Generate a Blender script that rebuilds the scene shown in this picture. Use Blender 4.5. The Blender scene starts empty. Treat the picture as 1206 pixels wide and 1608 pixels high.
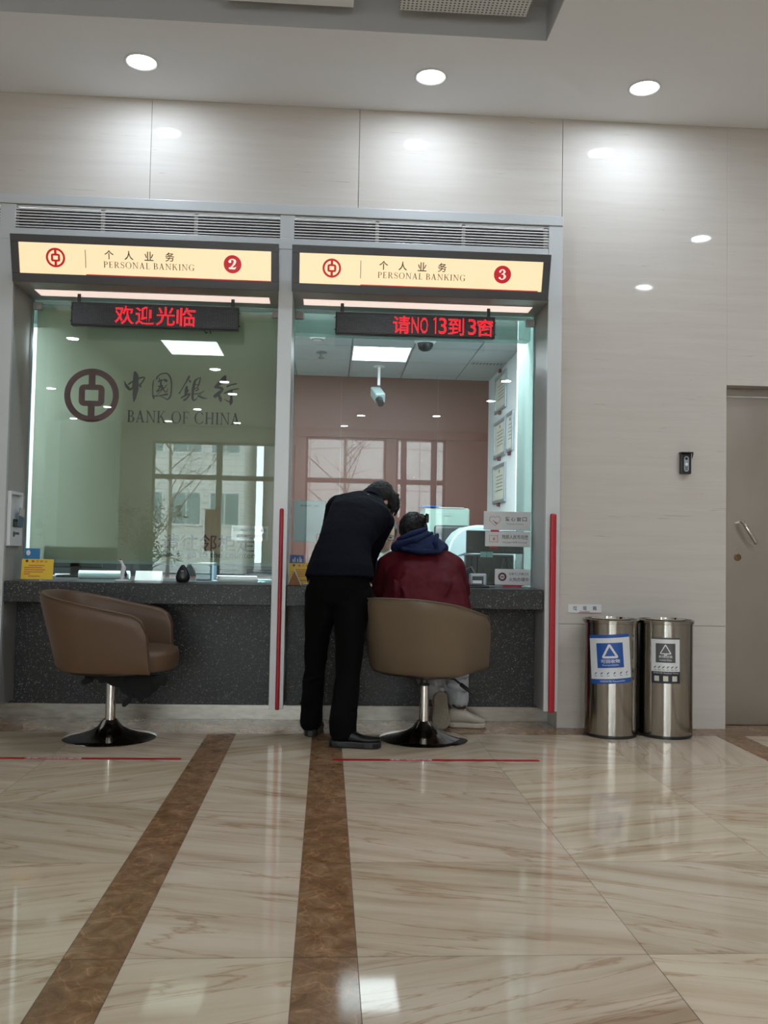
import bpy, bmesh, math, random
from mathutils import Vector, Matrix
random.seed(7)
SC = bpy.context.scene
COL = SC.collection
PI = math.pi
R = math.radians

# ------------------------------------------------------------------ camera, sky, exposure
cam_d = bpy.data.cameras.new('camera')
cam = bpy.data.objects.new('camera', cam_d); COL.objects.link(cam)
cam_d.sensor_fit = 'VERTICAL'; cam_d.sensor_height = 36.0
cam_d.lens = 1420.0 / 1608.0 * 36.0
cam_d.clip_start = 0.05; cam_d.clip_end = 300
_p, _y, _r = 0.04127, 0.06183, 0.01911           # pitch up, yaw right, roll
_f = Vector((math.sin(_y)*math.cos(_p), math.cos(_y)*math.cos(_p), math.sin(_p)))
_rt = Vector((math.cos(_y), -math.sin(_y), 0)); _up = _rt.cross(_f)
_rr = _rt*math.cos(_r) + _up*math.sin(_r); _uu = _up*math.cos(_r) - _rt*math.sin(_r)
m = Matrix((_rr, _uu, -_f)).transposed().to_4x4(); m.translation = (0, -5.13, 1.0)
cam.matrix_world = m
SC.camera = cam

world = bpy.data.worlds.new('overcast_sky'); SC.world = world; world.use_nodes = True
bg = world.node_tree.nodes['Background']
bg.inputs[0].default_value = (0.86, 0.94, 1.0, 1); bg.inputs[1].default_value = 16.0

vs = SC.view_settings
SC.display_settings.display_device = 'sRGB'
vs.view_transform = 'Standard'; vs.look = 'None'; vs.exposure = 0.12; vs.gamma = 1.0; vs.use_curve_mapping = False
SC.cycles.max_bounces = 10; SC.cycles.diffuse_bounces = 4; SC.cycles.glossy_bounces = 5
SC.cycles.transparent_max_bounces = 24; SC.cycles.transmission_bounces = 6
SC.cycles.caustics_reflective = False; SC.cycles.caustics_refractive = False
SC.cycles.sample_clamp_indirect = 6.0
SC.cycles.use_denoising = True

P_DOWN_WALL = 8.0      # downlights along the counter wall
P_DOWN_HALL = 19.0      # downlights over the rest of the hall
P_OFFICE = 54.0         # area lamps of the added, unseen office panels

# ------------------------------------------------------------------ mesh builder
class MB:
    def __init__(s): s.v=[]; s.f=[]; s.m=[]
    def add(s, vs_, fs, mi=0, M=None):
        b=len(s.v)
        s.v += [tuple(M @ Vector(p)) if M is not None else tuple(p) for p in vs_]
        s.f += [tuple(b+i for i in f) for f in fs]; s.m += [mi]*len(fs)
        return s
    def box(s, x0,x1,y0,y1,z0,z1, mi=0, M=None):
        v=[(x,y,z) for z in (z0,z1) for y in (y0,y1) for x in (x0,x1)]
        f=[(0,2,3,1),(4,5,7,6),(0,1,5,4),(2,6,7,3),(0,4,6,2),(1,3,7,5)]
        return s.add(v,f,mi,M)
    def tube(s, pts, r, n=12, mi=0, caps=True, M=None, closed=False):
        pts=[Vector(p) for p in pts]; k=len(pts)
        rs = r if isinstance(r,(list,tuple)) else [r]*k
        vs_=[]; fs=[]; up=None
        for i,p in enumerate(pts):
            if closed: t=(pts[(i+1)%k]-pts[i-1])
            else: t=(pts[min(i+1,k-1)]-pts[max(i-1,0)])
            t.normalize()
            if up is None:
                a=Vector((0,0,1)) if abs(t.z)<.9 else Vector((1,0,0)); up=(a-t*a.dot(t)).normalized()
            else:
                up=(up-t*up.dot(t)); up = up.normalized() if up.length>1e-6 else t.orthogonal().normalized()
            sd=t.cross(up)
            for j in range(n):
                a=2*PI*j/n; vs_.append(p+(up*math.cos(a)+sd*math.sin(a))*rs[i])
        for i in range(k if closed else k-1):
            i2=(i+1)%k
            for j in range(n):
                j2=(j+1)%n; fs.append((i*n+j,i*n+j2,i2*n+j2,i2*n+j))
        if caps and not closed:
            fs.append(tuple(range(n-1,-1,-1))); fs.append(tuple((k-1)*n+j for j in range(n)))
        return s.add(vs_,fs,mi,M)
    def lathe(s, prof, c=(0,0,0), n=32, mi=0, M=None, cap0=True, cap1=True):
        vs_=[]; fs=[]; k=len(prof)
        for r,z in prof:
            for j in range(n):
                a=2*PI*j/n; vs_.append((c[0]+r*math.cos(a),c[1]+r*math.sin(a),c[2]+z))
        for i in range(k-1):
            for j in range(n):
                j2=(j+1)%n; fs.append((i*n+j,i*n+j2,(i+1)*n+j2,(i+1)*n+j))
        if cap0: fs.append(tuple(range(n-1,-1,-1)))
        if cap1: fs.append(tuple((k-1)*n+j for j in range(n)))
        return s.add(vs_,fs,mi,M)
    def ell(s, c, rad, n=16, k=10, mi=0, M=None):
        vs_=[(c[0],c[1],c[2]-rad[2])]; fs=[]
        for i in range(1,k):
            t=-PI/2+PI*i/k
            for j in range(n):
                a=2*PI*j/n
                vs_.append((c[0]+rad[0]*math.cos(t)*math.cos(a),c[1]+rad[1]*math.cos(t)*math.sin(a),c[2]+rad[2]*math.sin(t)))
        vs_.append((c[0],c[1],c[2]+rad[2])); last=len(vs_)-1
        for j in range(n):
            j2=(j+1)%n
            fs.append((0,1+j2,1+j)); fs.append((last,1+(k-2)*n+j,1+(k-2)*n+j2))
            for i in range(k-2): fs.append((1+i*n+j,1+i*n+j2,1+(i+1)*n+j2,1+(i+1)*n+j))
        return s.add(vs_,fs,mi,M)
    def cap(s, p0, p1, r0, r1=None, n=14, mi=0):          # tapered limb with round ends
        r1 = r0 if r1 is None else r1
        p0=Vector(p0); p1=Vector(p1); d=(p1-p0); L=d.length or 1e-6; d/=L
        pts=[];rs=[]
        for i in range(5):
            a=PI/2*(i/4); pts.append(p0-d*r0*math.cos(a)); rs.append(max(r0*math.sin(a),1e-4))
        for i in range(5):
            a=PI/2*(i/4); pts.append(p1+d*r1*math.sin(a)); rs.append(max(r1*math.cos(a),1e-4))
        return s.tube(pts,rs,n,mi)
    def chain(s, pts, rs, n=14):
        for i in range(len(pts)-1): s.cap(pts[i],pts[i+1],rs[i],rs[i+1],n)
        return s
    def rings(s, rr, n=28, mi=0, ex=2.3):                  # rr: (centre, side axis, half width, depth axis, half depth)
        vs_=[]; fs=[]; k=len(rr)
        for c,ax,a,bx,b in rr:
            c=Vector(c); ax=Vector(ax).normalized(); bx=Vector(bx).normalized()
            for j in range(n):
                t=2*PI*j/n; ct,st=math.cos(t),math.sin(t)
                vs_.append(c+ax*a*math.copysign(abs(ct)**(2/ex),ct)+bx*b*math.copysign(abs(st)**(2/ex),st))
        for i in range(k-1):
            for j in range(n):
                j2=(j+1)%n; fs.append((i*n+j,i*n+j2,(i+1)*n+j2,(i+1)*n+j))
        fs.append(tuple(range(n-1,-1,-1))); fs.append(tuple((k-1)*n+j for j in range(n)))
        return s.add(vs_,fs,mi)
    def prism(s, poly, axis='y', a=0, b=.01, mi=0, M=None):   # outline (u,w) pushed from a to b
        n=len(poly)
        def P(u,w,t): return {'y':(u,t,w),'x':(t,u,w),'z':(u,w,t)}[axis]
        v=[P(u,w,a) for u,w in poly]+[P(u,w,b) for u,w in poly]
        f=[tuple(range(n)),tuple(range(2*n-1,n-1,-1))]+[(i,i+n,(i+1)%n+n,(i+1)%n) for i in range(n)]
        return s.add(v,f,mi,M)
    def ring2(s, cx, cz, r0, r1, y0, y1, n=48, a0=0, a1=2*PI, mi=0, M=None, ratio=1.0):   # flat ring facing -y
        full=abs(a1-a0-2*PI)<1e-6; k=n if full else n+1
        v=[];f=[]
        for i in range(k):
            a=a0+(a1-a0)*i/n; c,q=math.cos(a),math.sin(a)
            v+=[(cx+r0*c*ratio,y0,cz+r0*q),(cx+r1*c*ratio,y0,cz+r1*q),(cx+r1*c*ratio,y1,cz+r1*q),(cx+r0*c*ratio,y1,cz+r0*q)]
        for i in range(n):
            b=4*i; d=4*((i+1)%k)
            for q in range(4): f.append((b+q,b+(q+1)%4,d+(q+1)%4,d+q))
        if not full: f+= [(0,1,2,3),(4*(k-1)+3,4*(k-1)+2,4*(k-1)+1,4*(k-1))]
        return s.add(v,f,mi,M)
    def stroke(s, pts, y0, y1, mi=0, M=None, n=None):             # brush stroke (x,z,width) in a plane facing -y
        P=[]
        for i in range(len(pts)-1):
            for q in range(4):
                t=q/4; a=pts[max(i-1,0)];b=pts[i];c=pts[i+1];d=pts[min(i+2,len(pts)-1)]
                P.append([0.5*(2*b[k]+(c[k]-a[k])*t+(2*a[k]-5*b[k]+4*c[k]-d[k])*t*t+(-a[k]+3*b[k]-3*c[k]+d[k])*t**3) for k in range(3)])
        P.append(list(pts[-1]))
        L=[];Q=[]
        for i,p in enumerate(P):
            a=P[max(i-1,0)];b=P[min(i+1,len(P)-1)]
            dx,dz=b[0]-a[0],b[1]-a[1]; l=math.hypot(dx,dz) or 1e-9; nx,nz=-dz/l,dx/l; w=max(p[2],.0008)/2
            L.append((p[0]+nx*w,p[1]+nz*w)); Q.append((p[0]-nx*w,p[1]-nz*w))
        v=[];f=[]
        for i in range(len(P)): v+=[(L[i][0],y0,L[i][1]),(Q[i][0],y0,Q[i][1]),(Q[i][0],y1,Q[i][1]),(L[i][0],y1,L[i][1])]
        for i in range(len(P)-1):
            b=4*i
            for q in range(4): f.append((b+q,b+(q+1)%4,b+4+(q+1)%4,b+4+q))
        f+=[(0,1,2,3),(4*len(P)-1,4*len(P)-2,4*len(P)-3,4*len(P)-4)]
        s.add(v,f,mi,M)
        for e in (P[0],P[-1]):                                   # round brush ends
            s.ring2(e[0],e[1],.0001,max(e[2],.0008)/2,y0,y1,12,mi=mi,M=M)
        return s
    def mesh(s, name):
        me=bpy.data.meshes.new(name); me.from_pydata(s.v,[],s.f); me.validate()
        if len(me.polygons)==len(s.m): me.polygons.foreach_set('material_index',s.m)
        bm=bmesh.new(); bm.from_mesh(me); bmesh.ops.recalc_face_normals(bm,faces=bm.faces); bm.to_mesh(me); bm.free()
        return me

def link(name, me, mats, parent=None, smooth=None, bevel=0, seg=2, sub=0, loc=None, rot=None):
    o=bpy.data.objects.new(name, me); COL.objects.link(o)
    for mt in (mats if isinstance(mats,(list,tuple)) else [mats]): me.materials.append(mt)
    if parent is not None: o.parent=parent
    if loc is not None: o.location=loc
    if rot is not None: o.rotation_euler=rot
    if smooth is not None:
        me.polygons.foreach_set('use_smooth',[True]*len(me.polygons))
        if smooth<180:
            try: me.set_sharp_from_angle(angle=R(smooth))
            except Exception: pass
    if bevel:
        b=o.modifiers.new('bevel','BEVEL'); b.width=bevel; b.segments=seg; b.limit_method='ANGLE'; b.angle_limit=R(40)
        b.harden_normals=False
    if sub:
        q=o.modifiers.new('sub','SUBSURF'); q.levels=sub; q.render_levels=sub
    return o
def obj(name, mb, mats, parent=None, **k): return link(name, mb.mesh(name), mats, parent, **k)
def tag(o, label, cat, group=None):
    o['label']=label; o['category']=cat
    if group: o['group']=group
    return o
def thing(name, label, cat, loc=(0,0,0), rotz=0, group=None):
    o=bpy.data.objects.new(name,None); COL.objects.link(o); o.empty_display_size=.05
    o.location=loc; o.rotation_euler=(0,0,rotz)
    return tag(o,label,cat,group)
def struct(o): o['kind']='structure'; return o
def copy_tree(root, loc, rotz=None, label=None):
    r=root.copy(); COL.objects.link(r); r.location=loc
    if rotz is not None: r.rotation_euler=(0,0,rotz)
    if label: r['label']=label
    for ch in list(root.children):
        c=ch.copy(); COL.objects.link(c); c.parent=r
        for g in list(ch.children):
            d=g.copy(); COL.objects.link(d); d.parent=c
    return r
def fuse(name, mb, mats, parent=None, voxel=.008, smooth=4, disp=None, taper=None):
    """melt overlapping closed pieces into one continuous skin"""
    me=mb.mesh(name); o=bpy.data.objects.new(name,me); COL.objects.link(o)
    rm=o.modifiers.new('r','REMESH'); rm.mode='VOXEL'; rm.voxel_size=voxel
    sm=o.modifiers.new('s','SMOOTH'); sm.factor=.5; sm.iterations=smooth
    if disp:
        tx=bpy.data.textures.new('folds','CLOUDS'); tx.noise_scale=disp[1]; tx.noise_depth=2
        dm=o.modifiers.new('d','DISPLACE'); dm.texture=tx; dm.strength=disp[0]; dm.mid_level=.5; dm.texture_coords='LOCAL'
    dg=bpy.context.evaluated_depsgraph_get(); dg.update()
    nm=bpy.data.meshes.new_from_object(o.evaluated_get(dg))
    bpy.data.objects.remove(o); bpy.data.meshes.remove(me)
    nm.name=name; nm.materials.clear()
    return link(name, nm, mats, parent, smooth=180)

def text_mesh(body, x0,x1,z0,z1, y, depth=.0006, bold=0.0, space=1.0):
    """writing facing -y that fills the given box"""
    c=bpy.data.curves.new('w','FONT'); c.body=body; c.size=.1; c.extrude=.0005; c.offset=bold; c.space_character=space
    c.resolution_u=3
    o=bpy.data.objects.new('w',c); COL.objects.link(o)
    dg=bpy.context.evaluated_depsgraph_get(); dg.update()
    me=bpy.data.meshes.new_from_object(o.evaluated_get(dg))
    bpy.data.objects.remove(o); bpy.data.curves.remove(c)
    xs=[v.co.x for v in me.vertices]; ys=[v.co.y for v in me.vertices]
    ax,bx_=min(xs),max(xs); ay,by=min(ys),max(ys)
    for v in me.vertices:
        X=x0+(v.co.x-ax)/(bx_-ax)*(x1-x0); Z=z0+(v.co.y-ay)/(by-ay)*(z1-z0); t=v.co.z
        v.co=(X, y-(depth/2 if t>0 else -depth/2), Z)
    return me
def text(name, body, x0,x1,z0,z1, y, mt, parent=None, bold=0.0, space=1.0, depth=.0006):
    return link(name, text_mesh(body,x0,x1,z0,z1,y,depth,bold,space), mt, parent)

# hand-cut serif capitals, unit height, drawn as flat pieces
def serif_mb(body, x0, x1, z0, z1, y, depth=.0006, heavy=1.0, track=.14):
    T=.15*heavy; t=.055*heavy; h=.05; out=MB(); pen=0.0
    def P(*q): polys.append(q)
    def rect(a,b,c,d): P((a,c),(b,c),(b,d),(a,d))
    def stem(x,w=T): rect(x,x+w,0,1); rect(x-.07,x+w+.07,0,h); rect(x-.07,x+w+.07,1-h,1)
    def arc(cx,cz,rx,rz,a0,a1,wk=T,wn=t,n=22):
        for i in range(n):
            q=[]
            for k,sg in ((i,1),(i+1,1),(i+1,-1),(i,-1)):
                a=R(a0+(a1-a0)*k/n); c,s_=math.cos(a),math.sin(a); w=wn+(wk-wn)*abs(c)**1.5
                q.append((cx+(rx-(w if sg<0 else 0))*c, cz+(rz-(w*.75 if sg<0 else 0))*s_))
            P(*q)
    def diag(xa,za,xb,zb,w): P((xa-w/2,za),(xa+w/2,za),(xb+w/2,zb),(xb-w/2,zb))
    for ch in body:
        polys=[]; wd=.6
        if ch==' ': pen+=.38; continue
        if ch=='P': stem(.07); arc(.3,.72,.33,.28,-90,90); rect(.15,.3,1-t,1); rect(.15,.3,.44,.44+t); wd=.63
        elif ch=='B':
            stem(.07); arc(.3,.75,.28,.25,-90,90); arc(.3,.26,.36,.27,-90,90); rect(.15,.32,1-t,1); rect(.15,.32,.5-t/2,.5+t/2); rect(.15,.32,0,t); wd=.66
        elif ch=='R': stem(.07); arc(.3,.73,.32,.27,-90,90); rect(.15,.3,1-t,1); rect(.15,.3,.46,.46+t); diag(.68,0,.36,.48,T); rect(.58,.8,0,h); wd=.78
        elif ch=='E' or ch=='F':
            stem(.07); rect(.15,.58,1-t,1); rect(.15,.45,.5-t/2,.5+t/2); P((.58,1),(.54,1),(.58,.78),(.6,.78)); rect(.43,.46,.4,.62)
            if ch=='E': rect(.15,.6,0,t); P((.58,0),(.6,0),(.64,.25),(.61,.25))
            wd=.64 if ch=='E' else .6
        elif ch=='S':
            arc(.29,.74,.27,.27,25,270,T*.7); arc(.29,.27,.29,.28,-155,90,T*.7); P((.12,.62),(.2,.68),(.5,.42),(.42,.36)); rect(.53,.56,.7,.97); rect(0,.03,.03,.3); wd=.58
        elif ch=='O': arc(.46,.5,.46,.52,0,360,n=44); wd=.92
        elif ch=='N': 
            rect(.09,.09+t*1.2,0,1); rect(-.02,.22,0,h); rect(-.03,.14,1-h,1); P((.03,1),(.2,1),(.8,0),(.72,0)); rect(.72,.72+t*1.2,0,1); rect(.62,.9,1-h,1); wd=.88
        elif ch=='A': diag(.1,0,.4,1,t*1.3); diag(.66,0,.37,1,T*1.05); rect(.2,.55,.3,.3+t); rect(0,.22,0,h); rect(.52,.82,0,h); wd=.82
        elif ch=='L': stem(.07); rect(.15,.58,0,t); P((.56,0),(.58,0),(.62,.27),(.59,.27)); wd=.62
        elif ch=='K': stem(.07); diag(.24,.42,.62,1,t*1.4); diag(.7,0,.36,.6,T); rect(.54,.76,1-h,1); rect(.58,.84,0,h); wd=.82
        elif ch=='I': stem(.07); wd=.3
        elif ch=='H': stem(.07); stem(.62); rect(.15,.7,.5-t/2,.5+t/2); wd=.86
        elif ch=='C' or ch=='G':
            arc(.46,.5,.46,.52,42,318,n=36); rect(.78,.81,.68,.97)
            if ch=='G': rect(.66,.66+T,.03,.42); rect(.56,.9,.42-h,.42)
            else: rect(.79,.82,.05,.3)
            wd=.86
        for q in polys:
            v=[(pen+a,b) for a,b in q]
            out.prism(v,'y',0,1)
        pen+=wd+track
    W_=max(v[0] for v in out.v); w0=min(v[0] for v in out.v)
    out.v=[(x0+(v[0]-w0)/(W_-w0)*(x1-x0), y-depth/2+v[1]*depth, z0+v[2]*(z1-z0)) for v in out.v]
    return out
def serif(name, body, x0,x1,z0,z1,y,mt,parent=None,heavy=1.0,depth=.0006,track=.14):
    return obj(name, serif_mb(body,x0,x1,z0,z1,y,depth,heavy,track), mt, parent)

# ------------------------------------------------------------------ materials
class NT:
    def __init__(s,name):
        s.m=bpy.data.materials.new(name); s.m.use_nodes=True; s.t=s.m.node_tree; s.t.nodes.clear()
        s.out=s.n('ShaderNodeOutputMaterial')
    def n(s,typ,**k):
        x=s.t.nodes.new(typ)
        for a,b in k.items():
            if a.startswith('_'): setattr(x,a[1:],b)
        return x
    def l(s,a,b): s.t.links.new(a,b)
def rgb(r,g,b):   # sRGB 0-255 to linear
    f=lambda c:(c/255/12.92 if c/255<=.04045 else ((c/255+.055)/1.055)**2.4)
    return (f(r),f(g),f(b),1)
def mat(name, col, rough=.5, metal=0, spec=.5, vary=.08, vscale=6, bump=0, bscale=60, stretch=(1,1,1), emit=None, estr=1, coat=0):
    n=NT(name); b=n.n('ShaderNodeBsdfPrincipled')
    b.inputs['Roughness'].default_value=rough; b.inputs['Metallic'].default_value=metal
    b.inputs['Specular IOR Level'].default_value=spec; b.inputs['Coat Weight'].default_value=coat
    tc=n.n('ShaderNodeTexCoord'); mp=n.n('ShaderNodeMapping'); mp.inputs['Scale'].default_value=stretch
    n.l(tc.outputs['Object'],mp.inputs['Vector'])
    no=n.n('ShaderNodeTexNoise'); no.inputs['Scale'].default_value=vscale; no.inputs['Detail'].default_value=4
    n.l(mp.outputs[0],no.inputs['Vector'])
    mx=n.n('ShaderNodeMix',_data_type='RGBA')
    lo=tuple(c*(1-vary) for c in col[:3])+(1,); hi=tuple(min(1,c*(1+vary)) for c in col[:3])+(1,)
    mx.inputs[6].default_value=lo; mx.inputs[7].default_value=hi
    n.l(no.outputs['Fac'],mx.inputs[0]); n.l(mx.outputs[2],b.inputs['Base Color'])
    if bump:
        nb=n.n('ShaderNodeTexNoise'); nb.inputs['Scale'].default_value=bscale; nb.inputs['Detail'].default_value=5
        n.l(mp.outputs[0],nb.inputs['Vector'])
        bu=n.n('ShaderNodeBump'); bu.inputs['Strength'].default_value=bump; bu.inputs['Distance'].default_value=.01
        n.l(nb.outputs['Fac'],bu.inputs['Height']); n.l(bu.outputs[0],b.inputs['Normal'])
    if emit is not None:
        b.inputs['Emission Color'].default_value=emit; b.inputs['Emission Strength'].default_value=estr
    n.l(b.outputs[0],n.out.inputs[0])
    return n.m
def ramp(n, fac, stops):
    r=n.n('ShaderNodeValToRGB'); e=r.color_ramp.elements
    while len(e)<len(stops): e.new(.5)
    for k,(p,c) in enumerate(stops): e[k].position=p; e[k].color=c
    n.l(fac,r.inputs[0]); return r

def marble_wall():
    n=NT('cream wood-vein marble'); b=n.n('ShaderNodeBsdfPrincipled')
    tc=n.n('ShaderNodeTexCoord'); mp=n.n('ShaderNodeMapping'); mp.inputs['Scale'].default_value=(.9,1,16); mp.inputs['Rotation'].default_value=(0,R(-1.2),0)
    n.l(tc.outputs['Object'],mp.inputs[0])
    a=n.n('ShaderNodeTexNoise'); a.inputs['Scale'].default_value=1.3; a.inputs['Detail'].default_value=8; a.inputs['Roughness'].default_value=.65; a.inputs['Distortion'].default_value=.6
    n.l(mp.outputs[0],a.inputs[0])
    r1=ramp(n,a.outputs['Fac'],[(.25,(.515,.465,.41,1)),(.5,(.55,.502,.450,1)),(.75,(.58,.537,.488,1))])
    mp2=n.n('ShaderNodeMapping'); mp2.inputs['Scale'].default_value=(2.2,1,46); mp2.inputs['Rotation'].default_value=(0,R(-2.5),0)
    n.l(tc.outputs['Object'],mp2.inputs[0])
    c=n.n('ShaderNodeTexNoise'); c.inputs['Scale'].default_value=1.6; c.inputs['Detail'].default_value=6; c.inputs['Roughness'].default_value=.6; c.inputs['Distortion'].default_value=1.2
    n.l(mp2.outputs[0],c.inputs[0])
    r2=ramp(n,c.outputs['Fac'],[(.0,(.42,.35,.28,1)),(.27,(.60,.52,.44,1)),(.345,(1,1,1,1)),(1,(1,1,1,1))])
    mx=n.n('ShaderNodeMix',_data_type='RGBA',_blend_type='MULTIPLY'); mx.inputs[0].default_value=.62
    n.l(r1.outputs[0],mx.inputs[6]); n.l(r2.outputs[0],mx.inputs[7]); n.l(mx.outputs[2],b.inputs['Base Color'])
    b.inputs['Roughness'].default_value=.035; b.inputs['Specular IOR Level'].default_value=.07
    n.l(b.outputs[0],n.out.inputs[0]); return n.m
def tile_beige():
    n=NT('polished beige marble tile'); b=n.n('ShaderNodeBsdfPrincipled')
    uv=n.n('ShaderNodeUVMap'); uv.uv_map='tile'
    at=n.n('ShaderNodeAttribute'); at.attribute_name='tone'
    mp=n.n('ShaderNodeMapping'); mp.inputs['Scale'].default_value=(.8,7.0,1)
    n.l(uv.outputs[0],mp.inputs[0])
    a=n.n('ShaderNodeTexNoise'); a.inputs['Scale'].default_value=1.1; a.inputs['Detail'].default_value=5; a.inputs['Roughness'].default_value=.62; a.inputs['Distortion'].default_value=.45
    n.l(mp.outputs[0],a.inputs[0])
    r1=ramp(n,a.outputs['Fac'],[(.28,(.40,.285,.185,1)),(.43,(.545,.43,.31,1)),(.58,(.625,.515,.39,1)),(.78,(.70,.60,.48,1))])
    v=n.n('ShaderNodeTexNoise'); v.inputs['Scale'].default_value=.9; v.inputs['Detail'].default_value=6; v.inputs['Roughness'].default_value=.55; v.inputs['Distortion'].default_value=.5
    n.l(mp.outputs[0],v.inputs[0])
    s_=n.n('ShaderNodeMath',_operation='SUBTRACT'); s_.inputs[1].default_value=.5; n.l(v.outputs['Fac'],s_.inputs[0])
    ab=n.n('ShaderNodeMath',_operation='ABSOLUTE'); n.l(s_.outputs[0],ab.inputs[0])
    r2=ramp(n,ab.outputs[0],[(.0,(.60,.47,.37,1)),(.005,(.84,.75,.67,1)),(.018,(1,1,1,1))])
    mx=n.n('ShaderNodeMix',_data_type='RGBA',_blend_type='MULTIPLY'); mx.inputs[0].default_value=.75
    n.l(r1.outputs[0],mx.inputs[6]); n.l(r2.outputs[0],mx.inputs[7])
    m2=n.n('ShaderNodeMix',_data_type='RGBA',_blend_type='MULTIPLY'); m2.inputs[0].default_value=1
    n.l(mx.outputs[2],m2.inputs[6]); n.l(at.outputs['Color'],m2.inputs[7])
    n.l(m2.outputs[2],b.inputs['Base Color'])
    b.inputs['Roughness'].default_value=.05; b.inputs['Specular IOR Level'].default_value=.33
    n.l(b.outputs[0],n.out.inputs[0]); return n.m
def tile_brown():
    n=NT('dark brown vein marble'); b=n.n('ShaderNodeBsdfPrincipled')
    uv=n.n('ShaderNodeUVMap'); uv.uv_map='tile'
    a=n.n('ShaderNodeTexNoise'); a.inputs['Scale'].default_value=12; a.inputs['Detail'].default_value=8; a.inputs['Roughness'].default_value=.72; a.inputs['Distortion'].default_value=.6
    n.l(uv.outputs[0],a.inputs[0])
    r1=ramp(n,a.outputs['Fac'],[(.3,(.13,.065,.030,1)),(.5,(.235,.13,.066,1)),(.66,(.34,.21,.12,1)),(.8,(.48,.345,.225,1))])
    v=n.n('ShaderNodeTexVoronoi',_feature='DISTANCE_TO_EDGE'); v.inputs['Scale'].default_value=9
    w=n.n('ShaderNodeTexNoise'); w.inputs['Scale'].default_value=6; n.l(uv.outputs[0],w.inputs[0])
    ad=n.n('ShaderNodeMix',_data_type='RGBA'); ad.inputs[0].default_value=.35; n.l(uv.outputs[0],ad.inputs[6]); n.l(w.outputs['Color'],ad.inputs[7]); n.l(ad.outputs[2],v.inputs[0])
    r2=ramp(n,v.outputs['Distance'],[(0,(1.7,1.6,1.5,1)),(.02,(1.15,1.1,1.1,1)),(.05,(1,1,1,1))])
    mx=n.n('ShaderNodeMix',_data_type='RGBA',_blend_type='MULTIPLY'); mx.inputs[0].default_value=.8
    n.l(r1.outputs[0],mx.inputs[6]); n.l(r2.outputs[0],mx.inputs[7]); n.l(mx.outputs[2],b.inputs['Base Color'])
    b.inputs['Roughness'].default_value=.09; b.inputs['Specular IOR Level'].default_value=.25
    n.l(b.outputs[0],n.out.inputs[0]); return n.m
def granite():
    n=NT('speckled grey granite'); b=n.n('ShaderNodeBsdfPrincipled')
    tc=n.n('ShaderNodeTexCoord')
    v=n.n('ShaderNodeTexVoronoi'); v.inputs['Scale'].default_value=190; n.l(tc.outputs['Object'],v.inputs[0])
    r1=ramp(n,v.outputs['Color'],[(.0,(.019,.019,.020,1)),(.66,(.036,.036,.037,1)),(.80,(.12,.118,.112,1)),(.93,(.50,.49,.46,1))])
    a=n.n('ShaderNodeTexNoise'); a.inputs['Scale'].default_value=60; a.inputs['Detail'].default_value=3; n.l(tc.outputs['Object'],a.inputs[0])
    mx=n.n('ShaderNodeMix',_data_type='RGBA'); mx.inputs[7].default_value=(.036,.036,.037,1)
    n.l(a.outputs['Fac'],mx.inputs[0]); n.l(r1.outputs[0],mx.inputs[6]); n.l(mx.outputs[2],b.inputs['Base Color'])
    b.inputs['Roughness'].default_value=.32; b.inputs['Specular IOR Level'].default_value=.25; n.l(b.outputs[0],n.out.inputs[0]); return n.m
def glass(name, tint=(.955,.985,.975,1), k=1.45, rough=0.0):
    n=NT(name); fr=n.n('ShaderNodeFresnel'); fr.inputs[0].default_value=1.5
    mu=n.n('ShaderNodeMath',_operation='MULTIPLY',_use_clamp=True); mu.inputs[1].default_value=k; n.l(fr.outputs[0],mu.inputs[0])
    tr=n.n('ShaderNodeBsdfTransparent'); tr.inputs[0].default_value=tint
    gl=n.n('ShaderNodeBsdfGlossy'); gl.inputs['Roughness'].default_value=rough; gl.inputs[0].default_value=(.93,1,.97,1)
    no=n.n('ShaderNodeTexNoise'); no.inputs['Scale'].default_value=1.4
    bu=n.n('ShaderNodeBump'); bu.inputs['Strength'].default_value=.004; bu.inputs['Distance'].default_value=.05; n.l(no.outputs['Fac'],bu.inputs['Height']); n.l(bu.outputs[0],gl.inputs['Normal'])
    mx=n.n('ShaderNodeMixShader'); n.l(mu.outputs[0],mx.inputs[0]); n.l(tr.outputs[0],mx.inputs[1]); n.l(gl.outputs[0],mx.inputs[2])
    n.l(mx.outputs[0],n.out.inputs[0]); return n.m
def film(name, col, through, fac):
    n=NT(name); d=n.n('ShaderNodeBsdfDiffuse'); t=n.n('ShaderNodeBsdfTransparent'); t.inputs[0].default_value=through
    no=n.n('ShaderNodeTexNoise'); no.inputs['Scale'].default_value=2; r=ramp(n,no.outputs['Fac'],[(.2,tuple(c*.94 for c in col[:3])+(1,)),(.8,col)])
    n.l(r.outputs[0],d.inputs[0])
    mx=n.n('ShaderNodeMixShader'); mx.inputs[0].default_value=fac; n.l(d.outputs[0],mx.inputs[1]); n.l(t.outputs[0],mx.inputs[2])
    n.l(mx.outputs[0],n.out.inputs[0]); return n.m
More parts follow.
